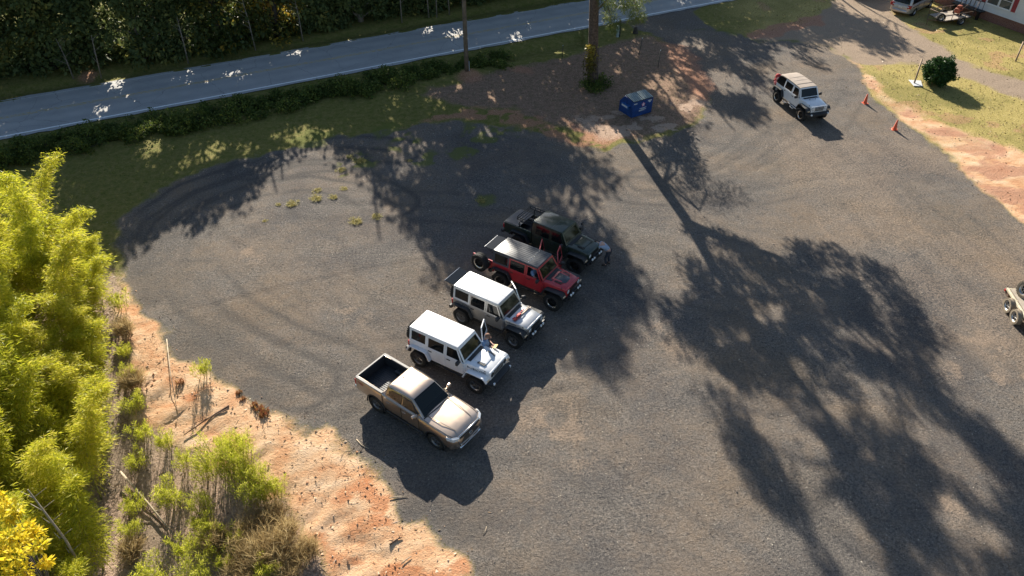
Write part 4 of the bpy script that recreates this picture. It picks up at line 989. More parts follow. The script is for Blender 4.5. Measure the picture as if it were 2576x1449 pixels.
    mb = MB()
    for q in ((-1, -.9, 0, 1), (.9, 1, 0, 1), (-.9, .9, 0, .1), (-.9, .9, .88, 1)): mb.quadp(wp(q[0], q[2]), wp(q[1], q[2]), wp(q[1], q[3]), wp(q[0], q[3]), .05, 0, .006)
    wf = mb.build('windscreen_frame', body, root, L)
    mb = MB(); mb.quadp(wp(-.9, .1), wp(.9, .1), wp(.9, .88), wp(-.9, .88), .018); mb.build('windscreen', WSG, wf)
    mb = MB(); e = Vector((.012, 0, .008))
    for q in ((-.9, -.86, .1, .88), (.86, .9, .1, .88), (-.86, .86, .1, .14), (-.86, .86, .84, .88)): mb.quadp(wp(q[0], q[2]) + e, wp(q[1], q[2]) + e, wp(q[1], q[3]) + e, wp(q[0], q[3]) + e, .012)
    mb.build('windscreen_seal', BLK, wf)
    # roof
    xr = XC + .02; mb = MB()
    if soft:
        mb.loft([[(x, y, z) for y, z in ((-.665, zz - .07), (-.655, zz - .02), (-.58, zz + .015), (0, zz + .03), (.58, zz + .015), (.655, zz - .02), (.665, zz - .07))] for x, zz in ((t0 + .03, 1.83), (t0 - .4, 1.86), (t0 - .9, 1.875), (t0 - 1.4, 1.875), (t0 - 1.9, 1.86), (B(-.1), 1.84), (B(-.36), 1.78))], closed=True)
        for x in (t0 - .45, t0 - .95, t0 - 1.45): mb.tube([(x, -.66, 1.82), (x, -.58, 1.885), (x, 0, 1.91), (x, .58, 1.885), (x, .66, 1.82)], .012, 5)
        ro = mb.build('soft_top', roof, root, L, auto=R(50))
    else:
        mb.box(xr - .02, t0 + .03, -.655, .655, 1.785, 1.865, .035, 0, None, 3)
        ro = mb.build('hardtop', roof, root, L, auto=R(40)); mb = MB(); xs = F(-1.62)
        if grooves:
            for k in range(9):
                y = -.52 + .13 * k; mb.box(xs - .1 - .04 * abs(k - 4), xr + .1, y - .009, y + .009, 1.862, 1.868) if False else mb.tube([(xs - .1, y, 1.864), (xr + .12, y, 1.864)], .010, 5)
                mb.tube([(xs + .12, y, 1.864), (t0 - .1, y, 1.864)], .010, 5)
            mb.tube([(xs - .05 + .12 * abs(math.sin(a * .1)), -.55 + .11 * a, 1.866) for a in range(11)], .014, 5)
            mb.build('roof_ribs', BLK, ro); mb = MB()
            for k in range(7): mb.lathe([(.024, 0), (.018, .012), (0, .014)], 8, 0, Matrix.Translation((xs + .03, -.52 + .17 * k, 1.863)))
            for k in range(4): mb.lathe([(.018, 0), (.014, .012), (0, .014)], 8, 0, Matrix.Translation((xr + .08, -.05 + .15 * k, 1.862)))
            mb.build('roof_studs', LAMP, ro)
        else:
            mb.box(xs - .006, xs + .006, -.64, .64, 1.8635, 1.8665); mb.box(xs, t0, -.005, .005, 1.8635, 1.8665); mb.box(B(.38), B(.392), -.64, .64, 1.8632, 1.8662) if not truck else None
            mb.build('roof_seam', simple('seam', (.12, .12, .12), .7), ro)
    # side strips above the doors, quarters, rear
    qx = F(-2.60) if truck else B(.42)
    rmat = roof if not soft else body
    for s in (-1, 1):
        ymap = (lambda z, s=s: s * ym(z)); y0, y1 = (HW - .035, HW) if s > 0 else (-HW, -HW + .035)
        mb = MB(); mb.prism([(t0, 1.755), (t0, 1.80), (qx - .02, 1.80), (qx - .02, 1.755)], y0, y1, 0, 0, None, ymap)
        if soft:
            mb.prism([(qx, BT), (qx, 1.78), (qx - .05, 1.78), (qx - .05, BT)], y0, y1, 0, 0, None, ymap)
            mb.build('roof_rail', body, root, L)
            m2 = MB(); m2.prism([(qx - .05, BT), (qx - .05, 1.77), (B(-.34), 1.75), (B(-.5), BT)], y0 + s * .005, y1 - s * .01, 0, 0, None, ymap); m2.build('quarter_window', GLS, root, L)
        elif truck:
            mb.prism([(qx, BT), (qx, 1.76), (XC, 1.76), (XC, BT)], y0, y1, 0, 0, None, ymap); mb.build('rear_pillar', rmat, root, L)
        else:
            q0, q1 = qx - .09, xr + .1
            for a, b, c, d in ((qx, q0, BT, 1.79), (q1, xr, BT, 1.79), (q0, q1, BT, 1.27), (q0, q1, 1.71, 1.79)): mb.prism([(a, c), (a, d), (b, d), (b, c)], y0, y1, 0, 0, None, ymap)
            qp = mb.build('quarter_panel', rmat, root, L)
            m2 = MB(); m2.prism([(q0, 1.27), (q0, 1.71), (q1, 1.71), (q1, 1.27)], y0 + s * .012 if s > 0 else y0 + .012, y1 - .012 if s > 0 else y1 - .012, 0, 0, None, ymap); m2.build('quarter_window', GLS, qp)
    # rear face
    if truck or soft:
        mb = MB(); xx = XC if truck else B(-.34); mb.quadp((B(-.5) if soft else XC, -.7, BT), (B(-.5) if soft else XC, .7, BT), (xx, .62, 1.78), (xx, -.62, 1.78), -.02); mb.build('rear_window', GLS, root, L)
    else:
        mb = MB(); T = Matrix.Identity(4)
        mb.box(-.03, 0, -.58, .58, -.56, -.02, .008); rg = mb.build('liftgate_glass', GLS, root, (XC, 0, 1.78 + dz), (0, R(-10 + liftglass) if liftglass else R(-4), 0))
        if liftglass:
            m2 = MB(); m2.box(-.036, .006, -.585, .585, -.575, -.555, .004); m2.build('glass_edge_trim', CHR, rg)
            for y in (-.5, .5): m3 = MB(); m3.tube([(XC, y, 1.42), (XC - .42, y, 1.8)], .012, 5); m3.build('gas_strut', BLKS, root, L)
    gm = MB(); gm.box(-.07, 0, 0, 1.24, -.58, 0, .015)
    tg = gm.build('tailgate', body, root, ((B(-1.02) if truck else B(-.545)), -.62, 1.17 + dz), (0, 0, R(gate)))
    mb = MB(); mb.box(-.09, -.07, .1, .3, -.12, -.06, .004); mb.build('handle', BLK, tg)
    if not truck: 
        sp = wheel(tg, -.07 - tw * .5 - .06, .62, r, tw, rim, 'spare_wheel', (0, 0, R(90)), -.16 - .0)
        mb = MB(); mb.box(-.16, -.07, .45, .8, -.34, .02, .01); mb.build('spare_bracket', BLKS, tg)
    for s in (-1, 1):
        xx = (B(-1.02) if truck else B(-.56)); mb = MB(); mb.box(xx - .05, xx + .03, s * .70 - .075, s * .70 + .075, .86, 1.1, .012); mb.build('tail_light', REDL, root, L)
    # bumpers
    xb = B(-1.10) if truck else B(-.66)
    mb = MB(); mb.box(xb - .1, xb + .08, -.82, .82, .54, .70, .03)
    if bumper == 'plastic': mb.box(xb - .02, xb + .2, -.86, -.74, .54, .78, .02); mb.box(xb - .02, xb + .2, .74, .86, .54, .78, .02)
    mb.build('rear_bumper', BLK if bumper != 'body' else body, root, L)
    if bumper == 'grey':
        mb = MB()
        for s in (-1, 1): mb.box(xb - .13, xb + .2, s * .76 - .12, s * .76 + .12, .70, .80, .02)
        mb.build('bumper_cap', body, root, L)
    mb = MB()
    if bumper == 'winch':
        mb.prism([(F(.62), .5), (F(.76), .54), (F(.79), .70), (F(.62), .74)], -.56, .56, .02); mb.box(F(.64), F(.78), -.3, .3, .74, .84, .02); mb.tube([(F(.7), -.32, .74), (F(.74), -.3, 1.0), (F(.74), .3, 1.0), (F(.7), .32, .74)], .03, 8)
        for s in (-1, 1): mb.prism([(F(.5), .56), (F(.7), .58), (F(.7), .72), (F(.5), .70)], s * .56 if s > 0 else -.8, .8 if s > 0 else -.56, .015)
    else:
        rings = [[(F(x0_), y, .52), (F(x1_), y, .55), (F(x1_ + .02), y, .68), (F(x0_), y, .74)] for y, x0_, x1_ in ((-.86, .42, .60), (-.74, .5, .76), (-.5, .6, .86), (.5, .6, .86), (.74, .5, .76), (.86, .42, .60))]
        mb.loft(rings, smooth=False)
    fb = mb.build('front_bumper', BLK if bumper != 'winch' else BLKS, root, L)
    mb = MB()
    for y in ((-.62, .62) if bumper == 'plastic' else (-.42, -.24, .24, .42)):
        T = Matrix.Translation((F(.82 if bumper == 'plastic' else .78), y, .64 if bumper == 'plastic' else .8)) @ Matrix.Rotation(R(90), 4, 'Y'); mb.lathe([(.06, -.04), (.065, .02), (.05, .03), (0, .035)], 14, 0, T)
    mb.build('fog_lamp', LAMP, fb)
    # steps
    for s in (-1, 1):
        mb = MB(); y = s * (HW + .07)
        mb.tube([(B(.6), y, .47), (F(-.66), y, .47)], .035, 8)
        if steps == 'step':
            for x in (F(-1.1), F(-2.0)): mb.tube([(x + .2, y, .44), (x + .15, y + s * .1, .38), (x - .15, y + s * .1, .38), (x - .2, y, .44)], .028, 7)
        mb.build('side_step', BLKS if steps == 'rail' else CHR, root, L)
        if steps == 'step': root.children[-1].data.materials.clear(); root.children[-1].data.materials.append(simple('step_silver', (.5, .5, .5), .4, .6))
    # doors
    pil = F(-.68)
    doors = {'F': (pil, F(-1.60), [(0, .56), (0, BT), (-.02, BT)], None), 'R': (F(-1.62), F(-2.58) if truck else B(.43), None, None)}
    for s in (-1, 1):
        for kx in ('F', 'R'):
            x0, x1, _, _ = doors[kx]; w_ = x0 - x1; key = kx + ('L' if s > 0 else 'R')
            lowp = [(0, .54), (0, BT - .004), (-w_, BT - .004), (-w_, .54)] if (kx == 'F' or truck) else [(0, .54), (0, BT - .004), (-w_, BT - .004), (-w_, 1.02), (-w_ + .12, .92), (-w_ + .22, .54)]
            ymap = (lambda z, s=s: s * ym(z)); yo = .004 * s
            ya, yb = (.002, .022) if s > 0 else (-.022, -.002)
            mb = MB(); mb.prism(lowp, ya, yb, .006)
            up = [(-.04, BT - .004), (-.33, 1.755), (-w_, 1.755), (-w_, BT - .004)] if kx == 'F' else [(0, BT - .004), (0, 1.755), (-w_, 1.755), (-w_, BT - .004)]
            inn = [(-.13, BT + .045), (-.36, 1.70), (-w_ + .07, 1.70), (-w_ + .07, BT + .045)] if kx == 'F' else [(-.07, BT + .045), (-.07, 1.70), (-w_ + .07, 1.70), (-w_ + .07, BT + .045)]
            ya2, yb2 = (-.025, .016) if s > 0 else (-.016, .025)
            for i in range(4): j = (i + 1) % 4; mb.prism([up[i], up[j], inn[j], inn[i]], ya2, yb2, 0, 0, None, ymap)
            ang = opened.get(key, 0)
            d = mb.build('door', body, root, (x0, s * HW, dz), (0, 0, R(-ang * s)))
            if key not in noglass: m2 = MB(); m2.prism(inn, -.005 if s > 0 else -.006, .006 if s > 0 else .005, 0, 0, None, ymap); m2.build('window', GLS, d)
            m3 = MB(); y_ = (.022, .05) if s > 0 else (-.05, -.022); m3.box(-w_ + .08, -w_ + .27, y_[0], y_[1], 1.03, 1.075, .01); m3.build('handle', BLK, d)
            m3 = MB(); 
            for zz in (.68, 1.0): m3.box(-.03, .05, *( (.0, .04) if s > 0 else (-.04, .0)), zz, zz + .06, .008)
            m3.build('hinge', body, d)
            if kx == 'F': m4 = MB(); y_ = (.10, .3) if s > 0 else (-.3, -.10); m4.box(-.2, -.08, y_[0], y_[1], 1.2, 1.38, .03, 0, None, 2); m4.box(-.16, -.1, *((0, .12) if s > 0 else (-.12, 0)), 1.2, 1.25, .01); m4.build('mirror', BLK, d)
            if ang: m5 = MB(); m5.box(x1 + .03, x0 - .03, *((HW - .3, HW + .001) if s > 0 else (-HW - .001, -HW + .3)), .56, BT + .001); m5.build('door_opening', SEAT, root, L)
    # interior
    mb = MB(); mb.box(XC + .05, F(-.72), -.69, .69, BT - .01, BT + .008)
    for s in (-1, 1):
        for x in (F(-1.62), F(-2.5)): mb.box(x - .14, x + .0, s * .36 - .23, s * .36 + .23, BT, 1.50, .05, 0, None, 2); mb.box(x - .13, x - .03, s * .36 - .12, s * .36 + .12, 1.50, 1.66, .03, 0, None, 2)
    mb.box(F(-.98), F(-.72), -.66, .66, BT, 1.26, .03); mb.tube([(F(-1.06) + .06 * math.sin(a), .36 + .17 * math.cos(a), 1.27 + .16 * math.sin(a)) for a in [k * PI / 7 for k in range(14)]], .015, 6, 0, True)
    if not truck:
        for s in (-1, 1): mb.tube([(B(-.4), s * .6, BT), (B(-.3), s * .58, 1.7), (F(-1.7), s * .58, 1.74), (F(-1.1), s * .58, 1.72)], .035, 6)
    mb.build('interior', SEAT, root, L)
    for x in (xF, xR):
        for s in (-1, 1): wheel(root, x, s * (.93 - tw / 2), r, tw, rim)
    return root, dz, F, B

# ---- the row of parked cars
loc, a = place(1391, 1151, -31.8, 1.504)
whitej, dzw, Fw, Bw = jeep('white_off_road_car', 'white boxy off-road car with black bonnet vents parked beside the silver pickup', loc, a, PW, ROOFW, PW, hood='vents', opened={'FL': 68}, rim='spoke', lamp=simple('smoked_lamp', (.06, .065, .07), .15, .2))
ml = [frame((Fw(-.06), -.672, 1.04 + dzw), (1, -.0 + .075, -.03), (0, 0, 1))]
text_mesh('RUBICON', .155, 'lettering', BLK, whitej, ml[0], .004, 1.25)
text_mesh('Jeep', .10, 'badge', BLKS, whitej, frame((Fw(-.615), -.772, .72 + dzw), (1, 0, 0), (0, 0, 1)), .004)
loc, a = place(1501.9, 1019.5, -33.7, 1.473)
greyj, dzg, Fg, Bg = jeep('silver_off_road_car', 'silver off-road car with a red jack lying on its bonnet and rear glass raised', loc, a, PSIL, PSIL_LIT, BLK, WB=2.946, r=.425, hood='plain', opened={'FL': 36}, rim='multi', liftglass=105, bumper='winch', grille=PSIL)
text_mesh('RUBICON', .09, 'lettering', BLK, greyj, frame((Fg(-.25), -.688, 1.10 + dzg), (1, .075, -.03), (0, 0, 1)), .004, 1.2)
loc, a = place(1614.5, 909.5, -33.4, 1.504)
redj, dzr, Fr, Br = jeep('red_off_road_car', 'red off-road car with black roof and open tailgate carrying the spare wheel', loc, a, PRED, HARD, BLK, r=.46, tw=.32, lift=.1, hood='red', opened={'FL': 72, 'RL': 66}, gate=88, liftglass=98, rim='ring', bumper='winch', noglass=('FR',), grooves=1)
loc, a = place(1680, 802.5, -35.5, 1.744)
greenj, dzn, Fn, Bn = jeep('green_off_road_pickup', 'dark green off-road pickup with bed rack parked in the tree shade', loc, a, PGRN, PGRN, BLK, WB=3.487, r=.45, tw=.31, lift=.09, truck=True, hood='vents', rim='dark', bumper='winch')
mb = MB(); x0, x1 = Bn(-.98), Fn(-2.80); mb.box(x0, x1 - .78, -.70, .70, 1.21, 1.235, .008); mb.build('bed_cover', HARD, greenj, (0, 0, dzn))
mb = MB()
for s in (-1, 1):
    mb.tube([(x1 - .76, s * .70, 1.22), (x1 - .76, s * .70, 1.5), (x1 - .70, s * .66, 1.56), (x1 - .06, s * .66, 1.56), (x1, s * .70, 1.5), (x1, s * .70, 1.22)], .028, 7)
    mb.tube([(x1 - .95, s * .62, 1.60), (x1 + .0, s * .62, 1.60)], .024, 7); mb.tube([(x1 - .95, s * .62, 1.74), (x1 + .0, s * .62, 1.74)], .022, 7)
    for k in range(4): mb.tube([(x1 - .95 + .31 * k, s * .62, 1.58), (x1 - .95 + .31 * k, s * .62, 1.75)], .018, 6)
for k in range(7): mb.tube([(x1 - .95 + .158 * k, -.62, 1.60), (x1 - .95 + .158 * k, .62, 1.60)], .018, 6)
for zz in (1.60, 1.74): mb.tube([(x1 - .95, -.62, zz), (x1 - .95, .62, zz)], .022, 7); mb.tube([(x1, -.62, zz), (x1, .62, zz)], .022, 7)
mb.build('bed_rack', BLKS, greenj, (0, 0, dzn))
mb = MB(); mb.tube([(Fn(-.72), .78, 1.2), (Fn(-.70), .98, 1.25), (Fn(-.70), .98, 1.62)], .02, 6); mb.box(Fn(-.76), Fn(-.68), .84, 1.02, 1.58, 1.72, .02); mb.build('snorkel_mirror', BLK, greenj, (0, 0, dzn))
loc, a = place(2338.9, 353, -73.5, 1.504)
farj, dzf, Ff, Bf = jeep('white_off_road_car', 'white off-road car with tan soft top driving past the orange cones', loc, a, PW, SOFT, BLK, soft=True, rim='ring', steps='step', bumper='plastic')
# pink bundle on its tail
g_ = random.Random(5); mb = MB()
for k in range(9): 
    T = Matrix.Translation((g_.uniform(-.1, .1), g_.uniform(-.24, .24), g_.uniform(-.2, .22))); q = g_.uniform(.14, .22)
    mb.lathe([(0, -q), (q * .7, -q * .7), (q, 0), (q * .7, q * .7), (0, q)], 12, k % 3, T)
rz_ = farj.rotation_euler[2]; c_, s_ = math.cos(rz_), math.sin(rz_); lx, ly = Bf(-1.12), -.12
bpos = (farj.location[0] + c_ * lx - s_ * ly, farj.location[1] + s_ * lx + c_ * ly, 1.12)
bun = tag(mb.build('soft_bundle', [simple('pink_cloth', (.62, .2, .2), .9), simple('red_cloth', (.45, .05, .05), .9), simple('pale_cloth', (.7, .45, .42), .9)], None, bpos, (0, 0, rz_)), 'pink and red soft bundle strapped to the tail of the white car by the cones', 'bundle')
mb = MB(); mb.tube([(-.12, -.42, -.25), (-.3, -.2, .0), (-.28, .1, .3), (0, .2, .3)], .03, 6); mb.build('strap', BLK, bun)
# jack on the silver bonnet
def on_car(root, p):
    z = root.rotation_euler[2]; c, s = math.cos(z), math.sin(z); return (root.location[0] + c * p[0] - s * p[1], root.location[1] + s * p[0] + c * p[1], p[2])
jm = simple('jack_red', (.42, .03, .025), .45, .2); mb = MB()
mb.box(-.62, .62, -.025, .025, 0, .035, .004, 1); mb.box(-.6, -.42, -.09, .09, 0, .05, .01); mb.box(-.34, -.12, -.06, .06, .03, .13, .015); mb.tube([(-.28, 0, .1), (.2, .06, .12)], .022, 6); mb.box(-.4, -.34, -.05, .05, .02, .11, .01); mb.tube([(-.2, -.02, .08), (.55, .05, .07)], .018, 6, 1)
tag(mb.build('farm_jack', [jm, simple('jack_steel', (.45, .36, .3), .5, .5)], None, on_car(greyj, (Fg(-.13), .04, 1.232 + dzg)), (0, R(1.5), greyj.rotation_euler[2] + R(83))), 'red and steel farm jack lying across the silver bonnet', 'jack')

# ---- lofted cars
def rings_of(st):
    out = []
    for x, hp in st: out.append([(x, y, z) for y, z in hp] + [(x, -y, z) for y, z in hp[-2:0:-1]])
    return out
def rrect(x0, x1, w0, w1, z, rf=.1, rb=.1, crown=0):
    """plan outline of a cabin slice: front x1 half width w1, back x0 half width w0"""
    P_ = []
    for k in range(5): t = k / 4; P_.append((x0 + rb * (1 - math.sin(t * PI / 2)) * 1.0, w0 - rb * (1 - math.cos(t * PI / 2)) if False else w0 - rb * (1 - math.sin(t * PI / 2)), z)) if False else None
    for cx, cy, rr, a0 in ((x0, w0, rb, 180), (x1, w1, rf, 90)):
        seq = []
        for k in range(5):
            an = R(a0 - 90 * k / 4); ox = cx + (rr if a0 == 180 else -rr); seq.append((ox + rr * math.cos(an), cy - rr + rr * math.sin(an), z))
        P_ += seq
    return P_ + [(x, -y, z) for x, y, z in P_[::-1]]
def lofted(root, st, cab, bodymat, arches, ra, half, bed=None):
    mb = MB(); mb.loft(rings_of(st)); o = mb.build('body', bodymat, root)
    cut = []
    for x in arches:
        for s in (-1, 1):
            m2 = MB(); m2.lathe([(0, 0), (ra, 0), (ra, .6), (0, .6)], 28, 0, Matrix.Translation((x, s * (half - .36), ra * .8)) @ rotm(s)); c = m2.build('cutter', BLK, root); cut.append(c)
    if bed: m2 = MB(); m2.box(*bed); cut.append(m2.build('cutter', BLK, root))
    boolean(o, cut); sharp(o.data, R(38))
    if not o.data.materials: o.data.materials.append(bodymat)
    mb = MB(); mb.loft(cab); mb.build('cabin', bodymat, root, auto=R(48))
    return o
def pane(root, name, pts, th=.012, mat=None):
    mb = MB(); mb.quadp(*pts, th); return mb.build(name, mat or GLS, root)
def arch_liner(root, arches, ra, half):
    mb = MB()
    for x in arches:
        for s in (-1, 1): mb.lathe([(0, 0), (ra * .99, 0), (ra * .99, .30)], 24, 0, Matrix.Translation((x, s * (half - .35), ra * .8)) @ rotm(s))
    mb.box(min(arches) - .3, max(arches) + .3, -.6, .6, .34, .46); mb.build('wheel_arch_liner', BLK, root)

# silver pickup
loc, a = place(1277, 1313, -37.0, 1.62, -.92)
pk = empty('silver_pickup', loc, a, 'silver pickup truck with an empty black bed at the near end of the row', 'pickup truck')
def hp(w, zl, zb, zt, zc, tuck=.06): return [(0, zl), (w - .16, zl), (w - .05, zl + .06), (w - .015, zl + .2), (w, (zl + zb) * .5), (w - .015, zb - .14), (w - tuck * .4, zb - .05), (w - tuck, zt - .02), (w - tuck - .06, zt), (w * .5, (zt + zc) / 2 + .008), (0, zc)]
st = [(2.66, hp(.66, .56, .86, .90, .92)), (2.60, hp(.80, .5, .92, .98, 1.0)), (2.48, hp(.90, .46, 1.0, 1.06, 1.1)), (2.3, hp(.935, .44, 1.06, 1.10, 1.16)), (1.95, hp(.945, .44, 1.10, 1.14, 1.19)), (1.5, hp(.945, .44, 1.14, 1.165, 1.215)), (1.05, hp(.94, .44, 1.16, 1.19, 1.235)),
      (.88, hp(.935, .44, 1.18, 1.2, 1.23)), (.4, hp(.93, .44, 1.2, 1.22, 1.22)), (-.6, hp(.93, .44, 1.22, 1.24, 1.24)), (-1.16, hp(.93, .44, 1.24, 1.26, 1.26)), (-1.2, hp(.935, .46, 1.28, 1.29, 1.29, .035)), (-2.0, hp(.94, .5, 1.28, 1.3, 1.3, .035)), (-2.68, hp(.925, .52, 1.29, 1.31, 1.31, .035)), (-2.76, hp(.90, .56, 1.28, 1.30, 1.30, .05))]
cab = [rrect(-1.17, .96, .845, .80, 1.17), rrect(-1.12, .72, .80, .745, 1.40), rrect(-1.04, .38, .725, .68, 1.68), rrect(-.98, .22, .67, .64, 1.755), rrect(-.88, .08, .56, .54, 1.795), rrect(-.6, -.2, .3, .28, 1.805)]
lofted(pk, st, cab, PTAN, (1.62, -1.62), .50, .945, (-2.69, -1.24, -.76, .76, .78, 1.6))
arch_liner(pk, (1.62, -1.62), .50, .945)
mb = MB(); mb.box(-2.69, -1.24, -.76, .76, .782, .80)
for k in range(15): y = -.7 + .1 * k; mb.box(-2.66, -1.27, y - .025, y + .025, .80, .818, .005)
for s in (-1, 1): mb.box(-2.69, -1.24, s * .752 - .008, s * .752 + .008, .8, 1.27); mb.box(-1.95, -1.28, s * .66 - .1, s * .66 + .1, .8, 1.0, .04)
mb.box(-1.258, -1.241, -.74, .74, .8, 1.27); mb.box(-2.688, -2.67, -.74, .74, .8, 1.27); mb.build('bed_liner', simple('bed_liner', (.035, .037, .04), .42, var=.3, scale=6), pk)
mb = MB()
for s in (-1, 1): mb.box(-2.74, -1.22, s * .83 - .06, s * .83 + .06, 1.296, 1.318, .008)
mb.box(-2.77, -2.69, -.86, .86, 1.298, 1.322, .008); mb.build('bed_rail_cap', simple('rail_cap', (.2, .19, .18), .55), pk)
wsb, wst = [(.955, -.72, 1.20), (.955, .72, 1.20)], [(.325, .60, 1.725), (.325, -.60, 1.725)]
pane(pk, 'windscreen', [wsb[0], wsb[1], wst[0], wst[1]], .03, WSG)
pane(pk, 'rear_window', [(-1.155, .62, 1.30), (-1.155, -.62, 1.30), (-1.05, -.56, 1.66), (-1.05, .56, 1.66)], .03)
for s in (-1, 1):
    ymap = lambda z, s=s: s * (-(z - 1.2) * .255)
    ya, yb = (.78, .847) if s > 0 else (-.847, -.78)
    for nm, q in (('front_window', [(.70, 1.25), (.32, 1.64), (-.14, 1.66), (-.14, 1.25)]), ('rear_side_window', [(-.20, 1.25), (-.20, 1.66), (-.72, 1.64), (-.96, 1.50), (-1.0, 1.30)])):
        mb = MB(); mb.prism(q, ya, yb, .004, 0, None, ymap); mb.build(nm, GLS, pk)
    for x0, x1 in ((.78, -.14), (-.17, -1.0)):
        mb = MB(); y = s * .922; mb.prism([(x0, .58), (x0, 1.17), (x1, 1.20), (x1, .58)] if x0 > 0 else [(x0, .58), (x0, 1.19), (x1 - .08, 1.21), (x1 - .1, .95), (x1 + .1, .58)], min(y, y + s * .016), max(y, y + s * .016), .006, 0, None, lambda z, s=s: -s * .05 * max(0, z - 1.02) - s * .02 * abs(z - .85)); d = mb.build('door', PTAN, pk)
        m2 = MB(); m2.box(x1 + .06, x1 + .26, *sorted((s * .935, s * .965)), 1.02, 1.06, .01); m2.build('handle', PTAN, d)
    mb = MB(); y0, y1 = sorted((s * .97, s * 1.17)); mb.box(.62, .76, y0, y1, 1.24, 1.42, .04, 0, None, 2); y0, y1 = sorted((s * .84, s * 1.0)); mb.box(.64, .70, y0, y1, 1.24, 1.29, .01); mb.build('mirror', PTAN, pk)
    mb = MB(); mb.loft([[(2.50, s * .64, .90), (2.50, s * .64, 1.05), (2.40, s * .64, 1.085), (2.34, s * .6, .93)], [(2.36, s * .86, .92), (2.36, s * .86, 1.07), (2.26, s * .86, 1.10), (2.2, s * .84, .95)], [(2.12, s * .955, .97), (2.12, s * .955, 1.08), (2.06, s * .93, 1.10), (2.0, s * .9, .97)]], smooth=False)
    T = Matrix.Translation((.16, 0, .0)); mb.bm.transform(T); mb.build('headlight', LAMP, pk)
    mb = MB(); y0, y1 = sorted((s * .80, s * .925)); mb.box(-2.79, -2.70, y0, y1, .92, 1.22, .015); mb.build('tail_light', REDL, pk)
    # dark flares
    for x in (1.62, -1.62):
        mb = MB(); mb.tube([(x + .51 * math.cos(t), s * .935, .40 + .51 * math.sin(t)) for t in [R(-8 + 196 * k / 14) for k in range(15)]], .028, 6); mb.build('wheel_flare', BLK, pk)
mb = MB(); mb.loft([[(2.52, y, .60), (2.70 - .12 * abs(y) ** 2, y, .64), (2.67 - .12 * abs(y) ** 2, y, .98), (2.55, y, 1.06)] for y in (-.62, -.4, 0, .4, .62)], smooth=False); g = mb.build('grille', simple('grille_dark', (.03, .03, .032), .5), pk)
mb = MB(); mb.tube([(2.66, -.60, .62), (2.63, -.66, .96), (2.59, -.58, 1.05), (2.62, 0, 1.07), (2.59, .58, 1.05), (2.63, .66, .96), (2.66, .60, .62)], .036, 7); mb.tube([(2.66, -.60, .62), (2.70, 0, .60), (2.66, .60, .62)], .03, 6); mb.build('grille_surround', CHR, g)
mb = MB(); mb.tube([(2.70 + .0 * k, .10 * math.cos(t), .88 + .07 * math.sin(t)) for k, t in enumerate([2 * PI * k / 14 for k in range(14)])], .010, 5, 0, True); mb.build('badge', CHR, g)
mb = MB(); mb.loft([[(x, y, .50), (x + .1, y, .52), (x + .12, y, .66), (x, y, .70)] for y, x in ((-.9, 2.36), (-.72, 2.52), (-.4, 2.6), (.4, 2.6), (.72, 2.52), (.9, 2.36))], smooth=False); mb.build('front_bumper', PTAN, pk)
mb = MB(); mb.box(2.52, 2.70, -.62, .62, .42, .52, .03); mb.build('skid_plate', CHR, pk)
for s in (-1, 1):
    mb = MB(); mb.tube([(1.0, s * .62, 1.235), (1.7, s * .56, 1.225), (2.35, s * .46, 1.145)], .012, 5); mb.build('hood_crease', PTAN, pk)
    mb = MB(); mb.box(-1.0, 1.0, *sorted((s * .90, s * .985)), .46, .52, .02); mb.build('side_step', BLK, pk)
mb = MB(); mb.tube([(.99, -.80, 1.215), (1.06, 0, 1.25), (.99, .80, 1.215)], .02, 6); mb.build('cowl_panel', BLK, pk)
for s in (-1, 1):
    for x, z1 in ((.79, 1.17), (-.155, 1.2)): mb = MB(); mb.box(x - .007, x + .007, *sorted((s * .915, s * .9405)), .56, z1 - .06, 0); mb.build('door_seam', GREYD, pk)
    mb = MB(); mb.box(-1.195, -1.175, *sorted((s * .90, s * .9415)), .58, 1.26, 0); mb.build('bed_gap', GREYD, pk)
    mb = MB(); mb.tube([(1.0, s * .845, 1.192), (1.6, s * .845, 1.166), (2.2, s * .82, 1.122), (2.42, s * .77, 1.085)], .008, 5); mb.build('hood_seam', GREYD, pk)
    mb = MB(); mb.tube([(.98, s * .86, 1.20), (.6, s * .80, 1.46), (.26, s * .70, 1.72), (-.2, s * .685, 1.735), (-.9, s * .71, 1.71), (-1.12, s * .82, 1.38)], .011, 5); mb.build('drip_rail', BLK, pk)
mb = MB(); mb.box(-2.92, -2.76, -.86, .86, .56, .74, .03); mb.build('rear_bumper', CHR, pk)
mb = MB(); mb.box(-2.775, -2.755, -.76, .76, .78, 1.28, .01); mb.build('tailgate', PTAN, pk)
mb = MB(); mb.loft([[(-.72, -.012, 1.80), (-.72, .012, 1.80), (-.74, .006, 1.86), (-.74, -.006, 1.86)], [(-.9, -.03, 1.795), (-.9, .03, 1.795), (-.88, .01, 1.81), (-.88, -.01, 1.81)]], smooth=False); mb.build('roof_antenna', PTAN, pk)
text_mesh('TRD', .15, 'lettering', simple('decal_red', (.4, .05, .03), .5), pk, frame((-2.42, -.936, 1.14), (1, 0, 0), (0, .05, 1)), .004, 1.1)
mb = MB()
for s in (-1, 1):
    for x in (-.1, -.85): mb.box(x - .16, x, s * .38 - .23, s * .38 + .23, 1.17, 1.5, .05, 0, None, 2); mb.box(x - .14, x - .04, s * .38 - .12, s * .38 + .12, 1.5, 1.64, .03, 0, None, 2)
mb.build('seats', SEAT, pk)
for x in (1.62, -1.62):
    for s in (-1, 1): wheel(pk, x, s * .80, .39, .25, 'spoke')

